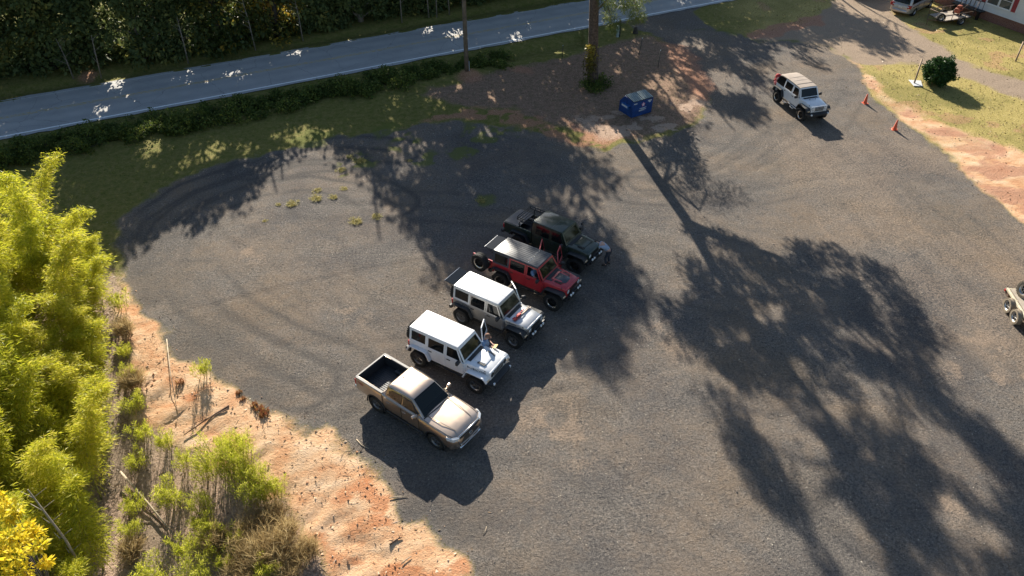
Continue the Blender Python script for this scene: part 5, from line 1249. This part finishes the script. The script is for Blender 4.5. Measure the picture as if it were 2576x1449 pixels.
# minivan and the car behind it, up by the house
def van(name, label, loc, rz, pm, L=5.1, hgt=1.72, wd=.97, suv=False):
    v = empty(name, loc, rz, label, 'minivan' if not suv else 'car'); h0 = L / 2; xf, xr = h0 - .95, -h0 + 1.05
    st = [(h0, hp(.62, .34, .62, .68, .70)), (h0 - .08, hp(.80, .28, .72, .78, .8)), (h0 - .35, hp(.93, .25, .86, .9, .93)), (h0 - 1.0, hp(wd, .24, .96, .99, 1.04)), (h0 - 1.45, hp(wd, .24, 1.0, 1.03, 1.06)), (0, hp(wd + .01, .24, 1.02, 1.05, 1.05)), (-h0 + .9, hp(wd + .005, .25, 1.03, 1.06, 1.06)), (-h0 + .25, hp(wd - .02, .28, 1.0, 1.05, 1.06)), (-h0 + .06, hp(wd - .10, .32, .96, 1.02, 1.03)), (-h0, hp(wd - .2, .4, .9, .96, .97))]
    zr = hgt; cab = [rrect(-h0 + .07, h0 - 1.2, .89, .8, 1.02, .12, .14), rrect(-h0 + .16, h0 - 1.65, .85, .76, 1.3, .12, .14), rrect(-h0 + .28, h0 - 2.15, .77, .7, zr - .08, .12, .14), rrect(-h0 + .38, h0 - 2.3, .7, .64, zr - .02, .12, .14), rrect(-h0 + .6, h0 - 2.6, .5, .46, zr, .1, .12)]
    lofted(v, st, cab, pm, (xf, xr), .40, wd); arch_liner(v, (xf, xr), .40, wd)
    pane(v, 'rear_window', [(-h0 + .085, .70, 1.10), (-h0 + .085, -.70, 1.10), (-h0 + .262, -.62, zr - .14), (-h0 + .262, .62, zr - .14)], .02)
    pane(v, 'windscreen', [(h0 - 1.24, -.68, 1.06), (h0 - 1.24, .68, 1.06), (h0 - 2.13, .6, zr - .1), (h0 - 2.13, -.6, zr - .1)], .03, WSG)
    for s in (-1, 1):
        ymap = lambda z, s=s: -s * .17 * (z - 1.05); ya, yb = sorted((s * .82, s * .898))
        for nm, q in (('quarter_window', [(-h0 + .3, 1.12), (-h0 + .4, zr - .16), (xr + .35, zr - .14), (xr + .35, 1.12)]), ('sliding_door_window', [(xr + .4, 1.12), (xr + .4, zr - .14), (xr + 1.45, zr - .14), (xr + 1.45, 1.12)]), ('front_window', [(xr + 1.5, 1.12), (xr + 1.5, zr - .14), (h0 - 2.2, zr - .16), (h0 - 1.5, 1.12)])):
            mb = MB(); mb.prism(q, ya, yb, .004, 0, None, ymap); mb.build(nm, GLS, v)
        mb = MB(); y0, y1 = sorted((s * (wd - .012), s * (wd + .014))); mb.box(-h0 + .35, xr + .42, y0, y1, .86, .89); mb.box(xr + .42, xr + .43, y0, y1, .4, 1.02); mb.box(xr + 1.47, xr + 1.48, y0, y1, .36, 1.02); mb.build('door_seam', GREYD, v)
        mb = MB(); mb.prism([(-h0 + .02, .78), (-h0 + .06, 1.04), (-h0 + .2, 1.06), (-h0 + .16, .8)], *sorted((s * .60, s * .965)), .02, 0, None, lambda z: 0); t_ = mb.build('tail_light', REDL, v); t_.location = (-.035, -s * .03, 0)
        mb = MB(); y0, y1 = sorted((s * .95, s * 1.14)); mb.box(h0 - 1.62, h0 - 1.5, y0, y1, 1.08, 1.22, .03, 0, None, 2); mb.build('mirror', pm, v)
        for x in (xf, xr): wheel(v, x, s * (wd - .12), .33, .22, 'alu')
    mb = MB(); mb.box(-h0 - .035, -h0 + .05, -.16, .16, .74, .9, .006); mb.build('number_plate', simple('plate', (.6, .62, .6), .5), v)
    mb = MB(); mb.loft([[(x, y, .34), (x + .2, y, .34), (x + .2, y, .58), (x + .03, y, .62), (x - .02, y, .48)] for y, x in ((-.9, -h0 + .14), (-.6, -h0 - .04), (0, -h0 - .07), (.6, -h0 - .04), (.9, -h0 + .14))]); mb.build('rear_bumper', pm, v)
    return v
K = .968
van('beige_minivan', 'beige silver minivan parked beside the utility trailer near the house', (37.3 * K, 72.0 * K, 0), R(42), PVAN)
van('grey_car', 'grey car cut by the top edge beside the minivan', (35.2 * K, 76.0 * K, 0), R(20), PGREY, 4.7, 1.6, .92, True)
# ================================================================== OTHER THINGS
# ---- dumpster
DBL = simple('dumpster_blue', (.01, .055, .21), .45, .1, var=.35, scale=4); DGR = simple('lid_dark', (.012, .018, .018), .5, var=.3, scale=8); DWH = simple('sticker_white', (.55, .58, .6), .6); DPK = simple('sticker_pink', (.6, .25, .33), .6)
dz_ = lambda x, y, z=0: at((1780 + x / 12.075) / 1.1646, (240 + y / 12.075) / 1.1646, z)
c0, c1, c2_ = dz_(840, 1300), dz_(1530, 1090), dz_(360, 1030)
fx = (c1 - c0); LN = fx.length; az = math.atan2(fx.y, fx.x)
dm = empty('dumpster', c0, az, 'blue dumpster with ribbed dark lids standing on the bare dirt', 'dumpster')
prof = [(0, .04), (-.04, 1.18), (.86, 1.34), (1.36, .80), (1.40, .04)]                 # (depth, z)
swap = Matrix(((0, 1, 0, 0), (1, 0, 0, 0), (0, 0, 1, 0), (0, 0, 0, 1)))
mb = MB(); mb.prism(prof, 0, LN, .012, 0, swap)
for x in (.0, LN): mb.tube([(x, d, z) for d, z in prof], .022, 6)
mb.tube([(0, -.05, 1.16), (LN, -.05, 1.16)], .03, 6); mb.box(.1, .3, .1, 1.3, 0, .05); mb.box(LN - .3, LN - .1, .1, 1.3, 0, .05)
mb.build('bin', DBL, dm)
sl = math.atan2(.16, .9)
for k in range(2):
    x0 = .03 + k * (LN / 2); x1 = x0 + LN / 2 - .05; mb = MB(); T = Matrix.Translation((0, -.07, 1.19)) @ Matrix.Rotation(sl, 4, 'X')
    mb.box(x0, x1, 0, .97, 0, .03, .008, 0, T)
    for j in range(7): xx = x0 + .05 + j * (x1 - x0 - .1) / 6; mb.box(xx - .028, xx + .028, .02, .95, .03, .065, .008, 1, T)
    mb.build('lid', [DGR, simple('lid_rib', (.38, .45, .45), .45, var=.25)], dm)
for x, s in ((0, -1), (LN, 1)):
    mb = MB(); xa, xb = sorted((x, x + s * .17))
    mb.box(xa, xb, .25, 1.0, .62, .66); mb.box(xa, xb, .25, 1.0, .80, .84); xo = x + s * .17; mb.box(*sorted((xo, xo - s * .02)), .25, 1.0, .66, .80); fp = mb.build('fork_pocket', simple('dumpster_blue_worn', (.03, .13, .36), .5, .1, var=.3), dm)
    if s < 0: m2 = MB(); m2.box(xo - .004, xo - .001, .35, .95, .665, .79); m2.build('sticker', DWH, fp)
mb = MB(); mb.box(.08, .36, -.046, -.03, 1.0, 1.06); mb.box(LN - .42, LN - .1, -.046, -.03, .98, 1.06); mb.box(LN - .33, LN - .18, -.046, -.028, .90, .97); mb.build('sticker', DWH, dm)
mb = MB(); star = [(.17 * (1 if k % 2 == 0 else .62) * math.cos(PI / 2 + k * PI / 5), .85 + .17 * (1 if k % 2 == 0 else .62) * math.sin(PI / 2 + k * PI / 5)) for k in range(10)]
mb.prism([(LN * .53 + a, b) for a, b in star], -.046, -.02); mb.prism([(LN * .53 + a * .55, .85 + (b - .85) * .55) for a, b in star], -.05, -.047, 0, 1); em = mb.build('star_emblem', [DPK, DWH], dm)
mb = MB(); g_ = random.Random(3)
for z0, x0, x1 in ((.60, .36, .68), (.55, .42, .62), (.47, .34, .7), (.42, .34, .6)):
    x = LN * x0
    while x < LN * x1: w_ = g_.uniform(.02, .045); mb.box(x, x + w_, -.04, -.018, z0 - .018, z0 + .016); x += w_ + .014
mb.build('small_print', DWH, dm)
# ---- cones
ORG = simple('cone_orange', (.72, .10, .03), .55, var=.2)
for i, (px, py) in enumerate((((2533.7) / 1.1646, 302.7 / 1.1646), (2620.2 / 1.1646, 379.9 / 1.1646))):
    mb = MB(); mb.box(-.19, .19, -.19, .19, 0, .03, .01); mb.lathe([(.145, .03), (.13, .06), (.035, .70), (.0, .705)], 20)
    cn = empty('traffic_cone', at(px, py), .3 + i, ('orange traffic cone standing nearer to the round bush', 'orange traffic cone farther from the bush along the lot edge')[i], 'traffic cone', 'orange traffic cones')
    m2 = MB(); m2.box(-.19, .19, -.19, .19, 0, .03, .01); m2.build('base', ORG, cn)
    m2 = MB(); m2.lathe([(.145, .03), (.13, .06), (.035, .70), (.0, .705)], 20); m2.build('cone', ORG, cn); mb.bm.free()
# ---- utility pole, its conduit and cable
pp = at(1175, 188); pole = empty('utility_pole', pp, 0, 'wooden utility pole standing in a small heap of red clay', 'utility pole')
mb = MB(); mb.tube([(0, 0, -.2), (-.02, 0, 3), (-.03, 0, 6), (-.05, 0, 11)], [.17, .16, .15, .12], 12); mb.build('pole', simple('pole_wood', (.16, .12, .085), .9, var=.4, scale=3, bump=.4), pole)
mb = MB(); mb.box(-.9, .9, -.06, .06, 10.2, 10.32, .01); mb.build('crossarm', simple('pole_wood', (.16, .12, .085), .9), pole)
mb = MB(); mb.tube([(.19, -.05, 0), (.185, -.05, 1.1)], .025, 6); mb.build('conduit', simple('grey_conduit', (.45, .47, .5), .6), pole)
e0 = Vector((pp.x, pp.y, 10.3)); e1 = Vector((-36.0, 40.8, 10.4)); mb = MB()
pts_ = []
for k in range(25): t = k / 24; q = e0.lerp(e1, t); q.z -= 1.5 * 4 * t * (1 - t) * .6; pts_.append(q - e0)
d_ = (e1 - e0); pts_ += [d_ + d_ * .4 * k / 6 - Vector((0, 0, .3 * math.sin(k / 6 * PI))) for k in range(1, 7)]
mb.tube(pts_, .012, 5); tag(mb.build('overhead_cable', simple('cable_grey', (.5, .5, .5), .5), None, e0), 'thin pale overhead cable crossing the top left corner', 'cable')
# ---- pedestal, stump, stakes
p = at(1553, 93); ped = empty('utility_pedestal', p, 0, 'pale grey utility pedestal beside the road behind the pine', 'pedestal')
mb = MB(); mb.lathe([(.13, 0), (.13, .85), (.11, .95), (0, .97)], 14); mb.build('housing', simple('pedestal_grey', (.3, .36, .34), .6), ped)
mb = MB(); mb.tube([(.17, .05, 0), (.17, .05, 1.3), (.14, .05, 1.38)], .07, 8); mb.build('post', BLK, ped)
p = at(1598, 84); mb = MB(); mb.lathe([(.24, 0), (.18, .25), (.14, .5), (.05, .56), (0, .5)], 9); tag(mb.build('tree_stump', bark_dark, None, p), 'dark broken stump where the driveway meets the road', 'stump')
for (x, y, h, lb, lean) in ((1606, 144, 1.5, 'thin metal stake with pale tip near the stump', .15), (1655, 172, 1.4, 'thin dark stake at the red path above the dumpster', .03), (1415, 143, .9, 'short thin stake in the grass left of the pine', 0)):
    st_ = empty('stake', at(x, y), 0, lb, 'stake', 'thin stakes round the pine'); mb = MB(); mb.tube([(0, 0, -.05), (lean, 0, h)], .025, 6); mb.build('post', simple('stake_dark', (.05, .045, .04), .7), st_); mb = MB(); mb.tube([(lean, 0, h), (lean * 1.05, 0, h + .06)], .028, 6); mb.build('tip', DWH, st_)
# ---- leaning sign post with its board on the ground, and the post at the right edge
q4 = lambda x, y, z=0: at((2400 + x / 4.262) / 1.1646, (y / 4.262) / 1.1646, z)
PWD = simple('post_wood', (.28, .2, .13), .85, var=.3, scale=5)
a_, b_ = q4(1180, 1060), q4(1285, 740, 1.5); mb = MB(); v = b_ - a_; mb.tube([(0, 0, -.1), v * .5, v], .06, 4); tag(mb.build('leaning_post', PWD, None, a_), 'leaning brown wooden post beside the round bush', 'post')
mb = MB(); s0_, s1_, s2_, s3_ = [q4(*c_, .06) for c_ in ((1115, 1000), (1180, 1075), (1290, 1080), (1270, 1010))]; o_ = s0_.copy(); mb.quadp(s0_ - o_, s1_ - o_, s2_ - o_, s3_ - o_, .03, 0, .005); bd = mb.build('white_board', simple('board_white', (.6, .61, .61), .5, var=.05), None, o_); bd.rotation_euler = (0, 0, 0); tag(bd, 'white board lying on the grass at the foot of the leaning post', 'board')
a_, b_ = q4(2450, 770), q4(2552, 520, 1.25); mb = MB(); v = b_ - a_; mb.tube([(0, 0, -.1), v], .06, 4); tag(mb.build('leaning_post', PWD, None, a_), 'wooden post on the lawn at the right edge of the frame', 'post')
# ---- house
W0 = q4(1860, 60, .75); W1 = q4(2557, 305, .75); wd_ = Vector((W1.x - W0.x, W1.y - W0.y, 0)); wl_ = wd_.length; wd_.normalize()
H0 = Vector((W0.x, W0.y, 0)) - wd_ * 5; HL = wl_ + 11; hz = math.atan2(wd_.y, wd_.x)
hs = empty('white_house', H0, hz, 'white sided house on a red brick base with red shutters', 'house')       # local x runs along the wall, +y into the house
def brick_mat():
    m, t, b = nodemat('brick_base'); tc = t.nodes.new('ShaderNodeTexCoord'); mp = t.nodes.new('ShaderNodeMapping'); mp.inputs['Rotation'].default_value = (R(90), 0, 0); t.links.new(tc.outputs['Object'], mp.inputs[0])
    br = t.nodes.new('ShaderNodeTexBrick'); br.inputs['Scale'].default_value = 4.5; br.inputs['Color1'].default_value = (.16, .05, .03, 1); br.inputs['Color2'].default_value = (.24, .085, .05, 1); br.inputs['Mortar'].default_value = (.3, .26, .22, 1); br.inputs['Mortar Size'].default_value = .02
    t.links.new(mp.outputs[0], br.inputs['Vector']); t.links.new(br.outputs[0], b.inputs['Base Color']); b.inputs['Roughness'].default_value = .9; return m
mb = MB(); mb.box(0, HL, .06, 8.2, -.1, .75); mb.build('brick_base', brick_mat(), hs)
SID = simple('white_siding', (.68, .7, .72), .6, var=.06, scale=2); mb = MB(); mb.box(0, HL, .02, 8.25, .75, 3.2)
for k in range(14): mb.prism([(0, 0)] * 0 or [(0, .75 + k * .175), (HL, .75 + k * .175), (HL, .92 + k * .175), (0, .92 + k * .175)], -.012, .02, 0, 0, None, None)
mb.build('wall', SID, hs)
mb = MB(); mb.prism([(-.5, 0), (8.7, 0), (4.1, 1.7)], -.4, HL + .4, 0, 0, Matrix.Translation((0, 0, 3.2)) @ swap); mb.build('roof', simple('shingle', (.11, .1, .095), .9, var=.3, scale=9), hs)
def on_wall(x, y):
    p0 = Vector((0, 0, CAMH)); d = q4(x, y) - p0; n = Vector((-wd_.y, wd_.x, 0)); t_ = (H0 - p0).dot(n) / d.dot(n); h_ = p0 + d * t_; return (h_ - H0).dot(wd_), h_.z
xa, za = on_wall(2100, 10); xb, zb = on_wall(2385, 125); zw = min(za, zb)
mb = MB(); zt_ = 2.75; zl = on_wall(2250, 90)[1]
for (u0, u1) in ((xa, (xa + xb) / 2 - .02), ((xa + xb) / 2 + .02, xb)):
    mb.box(u0, u1, -.06, -.013, zl, zl + .06); mb.box(u0, u1, -.06, -.013, zt_ - .06, zt_); mb.box(u0, u0 + .06, -.06, -.013, zl + .06, zt_ - .06); mb.box(u1 - .06, u1, -.06, -.013, zl + .06, zt_ - .06); mb.box(u0 + .06, u1 - .06, -.05, -.013, (zl + zt_) / 2 - .02, (zl + zt_) / 2 + .02)
mb.box(xa - .06, xb + .06, -.09, -.013, zl - .05, zl); wn = mb.build('window', simple('trim_white', (.75, .76, .77), .5, var=.05), hs)
mb = MB(); mb.box(xa + .06, (xa + xb) / 2 - .08, -.04, -.014, zl + .06, zt_ - .06); mb.box((xa + xb) / 2 + .08, xb - .06, -.04, -.014, zl + .06, zt_ - .06); mb.build('pane', glass('house_glass', (.1, .11, .1), .1), wn)
for u in (xa - .5, xb + .08):
    mb = MB(); mb.box(u, u + .38, -.05, -.013, zl - .02, zt_)
    for k in range(12): mb.box(u + .05, u + .33, -.062, -.045, zl + .05 + k * .1, zl + .11 + k * .1)
    mb.build('shutter', simple('shutter_red', (.34, .05, .06), .6), hs)
rl_ = MB(); u0 = on_wall(1870, 50)[0]
for k in range(5): rl_.tube([(u0 + .42 * k, -.5, .75), (u0 + .42 * k, -.5, 1.55)], .02, 5)
for z_q in (.82, 1.55): rl_.tube([(u0, -.5, z_q), (u0 + 1.7, -.5, z_q)], .025, 5)
rl_.box(u0 - 1.2, u0 + 1.7, -.7, -.0, .66, .74); rl_.box(u0 + 1.4, u0 + 1.6, -.65, -.45, 0, .66); rl_.box(u0 - 1.0, u0 - .8, -.65, -.45, 0, .66)
tag(rl_.build('porch_railing', BLKS, None, H0, (0, 0, hz)), 'black metal porch railing against the white house wall', 'railing')
# ---- utility trailer beside the minivan
tr = empty('utility_trailer', (39.4 * K, 68.9 * K, 0), R(20), 'open utility trailer with angle iron rails parked by the house', 'trailer')
RST = simple('rusty_frame', (.13, .085, .06), .75, .3, var=.4); DECK = simple('deck_boards', (.4, .34, .27), .85, var=.3, scale=3)
mb = MB(); mb.box(-1.5, 1.5, -.85, .85, .44, .5, .005); mb.build('deck', DECK, tr)
mb = MB()
for s in (-1, 1):
    mb.tube([(-1.5, s * .9, .45), (1.5, s * .9, .45)], .04, 4); mb.tube([(-1.5, s * .9, .95), (1.5, s * .9, .95)], .03, 4)
    for x in (-1.5, -.75, 0, .75, 1.5): mb.tube([(x, s * .9, .45), (x, s * .9, .95)], .025, 4)
for z_q in (.45, .95): mb.tube([(-1.5, -.9, z_q), (-1.5, .9, z_q)], .03, 4); mb.tube([(1.5, -.9, z_q), (1.5, .9, z_q)], .03, 4)
mb.tube([(-1.5, -.9, .45), (-2.5, 0, .45), (-1.5, .9, .45)], .04, 4); mb.tube([(-2.4, 0, .45), (-2.4, 0, .02)], .03, 5)
for y in (-.85, -.45, 0, .45, .85): mb.tube([(1.55, y, .5), (1.85, y, 1.75)], .022, 4)
for t_ in (0, .5, 1): mb.tube([(1.55 + .3 * t_, -.85, .5 + 1.25 * t_), (1.55 + .3 * t_, .85, .5 + 1.25 * t_)], .025, 4)
mb.build('frame', RST, tr)
for s in (-1, 1): wheel(tr, .25, s * 1.05, .33, .2, 'alu')
wheel(tr, -1.72, -.62, .33, .2, 'alu', 'spare_wheel', (0, 0, R(-20)), .75)
g_ = empty('rusty_tiller', tr.location + Vector((.75, .25, .5)), R(35), 'rusty red garden machine sitting on the utility trailer', 'garden machine')
mb = MB(); mb.box(-.35, .25, -.25, .25, .15, .55, .06, 0, None, 2); mb.box(-.2, .15, -.18, .18, .55, .78, .05, 0, None, 2); mb.build('housing', simple('rust_red', (.32, .08, .04), .7, var=.4), g_)
mb = MB(); mb.tube([(.2, -.2, .5), (.8, -.25, .85), (.95, -.25, .9)], .025, 6); mb.tube([(.2, .2, .5), (.8, .25, .85), (.95, .25, .9)], .025, 6); mb.build('handlebar', RST, g_)
for s in (-1, 1): mb = MB(); mb.lathe([(0, -.05), (.17, -.05), (.19, 0), (.17, .05), (0, .05)], 14, 0, Matrix.Translation((-.1, s * .32, .19)) @ rotm(s)); mb.build('wheel', RUB, g_)
# ---- tandem trailer at the right edge
q7 = lambda x, y, z=0: at((2800 + x / 6.585) / 1.1646, (780 + y / 6.585) / 1.1646, z)
A_, B_ = q7(1005, 410, .72), q7(1317, 900, .72); ang = math.atan2(B_.y - A_.y, B_.x - A_.x)
ft = empty('tandem_trailer', (A_.x, A_.y, 0), ang, 'tan tandem axle trailer cut by the right edge of the frame', 'trailer')   # local x runs from its rear corner along its side, +y away from the lot
CRM = simple('cream_steel', (.62, .55, .4), .55, var=.25); mb = MB()
for y in (0, 2.0): mb.box(0, 5, y - .05, y + .05, .60, .72, .01)
for x in (0, .9, 1.8, 2.7, 3.6, 4.9): mb.box(x, x + .08, .05, 1.95, .60, .68)
mb.box(2.9, 3.0, -.05, 2.05, .72, .78); mb.build('frame', CRM, ft)
mb = MB(); mb.box(.08, 4.9, .1, 1.9, .685, .715); mb.build('deck', DECK, ft)
mb = MB(); mb.box(-.1, .0, -.05, .12, .46, .58, .01); mb.build('tail_light', REDL, ft)
mb = MB(); mb.box(-.06, .35, .0, .16, .34, .58, .03); mb.tube([(-.12, .05, .7), (-.15, .1, .4), (.1, .1, .3)], .03, 6); mb.build('rear_hanger', RST, ft)
tw_ = []
for x in (.95, 1.78):
    for y in (-.16, 2.16):
        hb = wheel(ft, x, y, .36, .22, 'alu')
sp_ = wheel(ft, .62, .42, .40, .24, 'alu', 'spare_wheel', (R(8), 0, R(-160)), 1.12)
for o_ in ft.children_recursive:
    if o_.name.startswith('tyre'): o_.data.materials[0] = DUSTR
# ---- people
SKIN = simple('skin', (.5, .28, .2), .6, var=.1); HAIRB = simple('brown_hair', (.06, .035, .02), .8); HAIRG = simple('grey_hair', (.3, .27, .24), .85); BLU = simple('blue_shirt', (.17, .26, .42), .9, var=.15); LBL = simple('grey_blue_shirt', (.3, .36, .46), .9, var=.15); JEA = simple('dark_trousers', (.03, .035, .05), .9, var=.2); CAPM = simple('brown_cap', (.22, .12, .08), .9); SHOE = simple('shoe', (.05, .04, .035), .8)
def skin_mesh(chains, sub=2):
    """chains of (point, radius); the first point of a chain may name a point of an earlier one"""
    me = bpy.data.meshes.new('skin_source'); V, E_, Rd, idx = [], [], [], {}
    for ch in chains:
        prev = None
        for it in ch:
            if isinstance(it, str): prev = idx[it]; continue
            nm, p, r_ = it; V.append(tuple(p)); Rd.append(r_); i = len(V) - 1
            if nm: idx[nm] = i
            if prev is not None: E_.append((prev, i))
            prev = i
    me.from_pydata(V, E_, []); o = bpy.data.objects.new('skin_source', me); COL.objects.link(o)
    o.modifiers.new('s', 'SKIN'); sv = me.skin_vertices[0].data
    for i, r_ in enumerate(Rd): sv[i].radius = (r_, r_) if not isinstance(r_, tuple) else r_; sv[i].use_root = i == 0
    sb = o.modifiers.new('u', 'SUBSURF'); sb.levels = sub; sb.render_levels = sub
    dg = bpy.context.evaluated_depsgraph_get(); dg.update(); out = bpy.data.meshes.new_from_object(o.evaluated_get(dg)); bpy.data.objects.remove(o); bpy.data.meshes.remove(me)
    for pl in out.polygons: pl.use_smooth = True
    out.materials.clear(); return out
def person(label, loc, rz, J, shirt, trousers, hair, cap=None, legs=True):
    r_ = empty('person', loc, rz, label, 'person'); V_ = lambda k: Vector(J[k])
    hd, nk, ch, pv = V_('head'), V_('neck'), V_('chest'), V_('pelvis'); fwd = Vector(J['face']).normalized(); upv = (hd - nk).normalized(); sidev = fwd.cross(upv).normalized(); fwd = upv.cross(sidev) * -1 if upv.cross(sidev).dot(fwd) < 0 else upv.cross(sidev)
    chains = [[('pv', pv, .135), ('wa', pv.lerp(ch, .5), .12), ('ch', ch, .15), ('nk', nk, .062), ('hd0', hd - upv * .04 + fwd * .01, .085), ('hd1', hd + upv * .05, .092), (None, hd + upv * .105, .05)],
              ['hd0', (None, hd - upv * .015 + fwd * .105, .016)], ['hd0', (None, hd - upv * .085 + fwd * .075, .035)],
              ['hd1', (None, hd + sidev * .10 - upv * .0, .018)], ['hd1', (None, hd - sidev * .10 - upv * .0, .018)]]
    sleeves = [[('pv', pv, .155), ('wa', pv.lerp(ch, .5), .155), ('ch', ch, .19), (None, nk - (nk - ch) * .25, .1)]]
    pants = [[('pv', pv + (ch - pv) * .12, .15), ]]
    for s in ('L', 'R'):
        sh_, el, wr = V_('sh' + s), V_('el' + s), V_('wr' + s); hdir = (wr - el).normalized(); hn = hdir.orthogonal().normalized() if abs(hdir.z) > .95 else Vector((-hdir.y, hdir.x, 0)).normalized(); dn = hdir.cross(hn)
        chains.append(['ch', (None, sh_, .06), (None, sh_.lerp(el, .5), .05), (None, el, .042), (None, wr, .028), ('pm' + s, wr + hdir * .06, (.042, .018)), ('pe' + s, wr + hdir * .09, (.04, .014))])
        for k in range(4): q = wr + hdir * .095 + hn * (.03 - .02 * k); l_ = (.065, .078, .072, .055)[k]; chains.append(['pe' + s, (None, q, .010), (None, q + hdir * l_ * .6 - dn * .008, .009), (None, q + hdir * l_ * .9 - dn * .035, .008)])
        chains.append(['pm' + s, (None, wr + hdir * .05 + hn * .055, .011), (None, wr + hdir * .10 + hn * .07 - dn * .01, .009)])
        sleeves.append(['ch', (None, sh_, .085), (None, sh_.lerp(el, .85), .068)])
        if legs:
            hp_, kn, an, to = V_('hp' + s), V_('kn' + s), V_('an' + s), V_('to' + s)
            chains.append(['pv', (None, hp_, .085), (None, hp_.lerp(kn, .5), .075), (None, kn, .055), (None, kn.lerp(an, .35), .055), (None, an, .038), (None, to, .035)])
            pants.append(['pv', (None, hp_, .10), (None, hp_.lerp(kn, .5), .088), (None, kn, .068), (None, an + (kn - an) * .08, .06)])
    bo = link('body', skin_mesh(chains), SKIN, r_)
    link('shirt', skin_mesh(sleeves), shirt, r_)
    if legs:
        link('trousers', skin_mesh(pants), trousers, r_); mb = MB()
        for s in ('L', 'R'):
            an, to = V_('an' + s), V_('to' + s); d = (to - an); d.z = 0; d.normalize(); M = frame(Vector((an.x, an.y, min(an.z, .06))), d, d.cross(Vector((0, 0, 1))) * -1); mb.box(-.07, .2, -.045, .045, -.055, .04, .02, 0, M, 2)
        mb.build('shoes', SHOE, r_)
    mb = MB(); M = frame(hd + upv * .03 - fwd * .012, fwd, sidev.cross(fwd) if False else upv.cross(fwd)); mb.lathe([(.104, -.045), (.112, .02), (.095, .08), (.05, .115), (0, .122)], 16, 0, M)
    mb.build('hair', hair, r_)
    if cap:
        mb = MB(); mb.lathe([(.116, .02), (.114, .06), (.09, .11), (.04, .135), (0, .138)], 16, 0, M); mb.box(.08, .2, -.08, .08, .03, .042, .01, 0, M); mb.build('cap', cap, r_)
    mb = MB()
    for s in (-1, 1): mb.lathe([(0, -.01), (.011, 0), (0, .01)], 8, 0, Matrix.Translation(hd + fwd * .092 + sidev * .033 * s + upv * .015))
    mb.tube([hd + fwd * .098 - upv * .058 - sidev * .025, hd + fwd * .104 - upv * .058, hd + fwd * .098 - upv * .058 + sidev * .025], .006, 5); mb.build('eyes_and_mouth', simple('dark_feature', (.08, .03, .025), .6), r_)
    return r_
def legs_(w=.1, dx=0):
    return {'hpL': (0, w, .86), 'hpR': (0, -w, .86), 'knL': (.04 + dx, w + .02, .48), 'knR': (.03 - dx, -w - .02, .48), 'anL': (-.02 + dx, w + .03, .08), 'anR': (-.02 - dx, -w - .03, .08), 'toL': (.13 + dx, w + .05, .04), 'toR': (.13 - dx, -w - .05, .04)}
# standing by the white car, reading a paper (local x = the way he faces)
pr = at(1424 / 1.1646, 982 / 1.1646, 1.72); J = dict(head=(.07, 0, 1.62), neck=(.0, 0, 1.47), chest=(-.02, 0, 1.25), pelvis=(0, 0, .95), face=(.8, 0, -.6), shL=(-.01, .2, 1.40), shR=(-.01, -.2, 1.40), elL=(.02, .27, 1.12), elR=(.04, -.26, 1.12), wrL=(.26, .12, 1.16), wrR=(.27, -.1, 1.16)); J.update(legs_())
rd = person('man in a blue shirt and brown cap reading a paper beside the white car', (pr.x - .02, pr.y + .05, 0), R(-25), J, BLU, JEA, HAIRG, CAPM)
mb = MB(); mb.quadp((0, -.12, 0), (.2, -.12, .07), (.2, .14, .07), (0, .14, 0), .006); c_, s_ = math.cos(R(-25)), math.sin(R(-25)); ph = Vector((pr.x - .02 + c_ * .33, pr.y + .05 + s_ * .33, 1.15))
tag(mb.build('paper_sheet', simple('yellow_paper', (.65, .5, .22), .8, var=.1), None, ph, (0, 0, R(-25))), 'yellowish paper held by the man in the brown cap', 'paper')
# bending over the green bonnet
hp2 = at(1768 / 1.1646, 722 / 1.1646, .95); J = dict(head=(.66, .0, 1.22), neck=(.52, 0, 1.22), chest=(.30, 0, 1.20), pelvis=(-.04, 0, .93), face=(.45, 0, -1), shL=(.42, .19, 1.22), shR=(.42, -.19, 1.20), elL=(.56, .26, 1.0), elR=(.55, -.26, .98), wrL=(.74, .14, 1.05), wrR=(.72, -.12, 1.02)); J.update(legs_(.1, .05))
J.update({k: (J[k][0] - .06, J[k][1], J[k][2]) for k in ('hpL', 'hpR')})
person('man in a grey blue T-shirt bending over the bonnet of the dark green pickup', (hp2.x + .22, hp2.y - .3, 0), R(158), J, LBL, JEA, HAIRB)
# sitting in the red car
J = dict(head=(.08, 0, .70), neck=(.03, 0, .56), chest=(0, 0, .36), pelvis=(-.02, 0, .08), face=(1, 0, -.3), shL=(.02, .2, .50), shR=(.02, -.2, .50), elL=(.18, .26, .28), elR=(.2, -.28, .3), wrL=(.42, .15, .26), wrR=(.4, -.2, .24))
q = on_car(redj, (Fr(-1.36), -.38, .90 + dzr)); person('person in a blue shirt sitting in the red car behind its open side window', q, redj.rotation_euler[2], J, BLU, JEA, HAIRG, None, False)
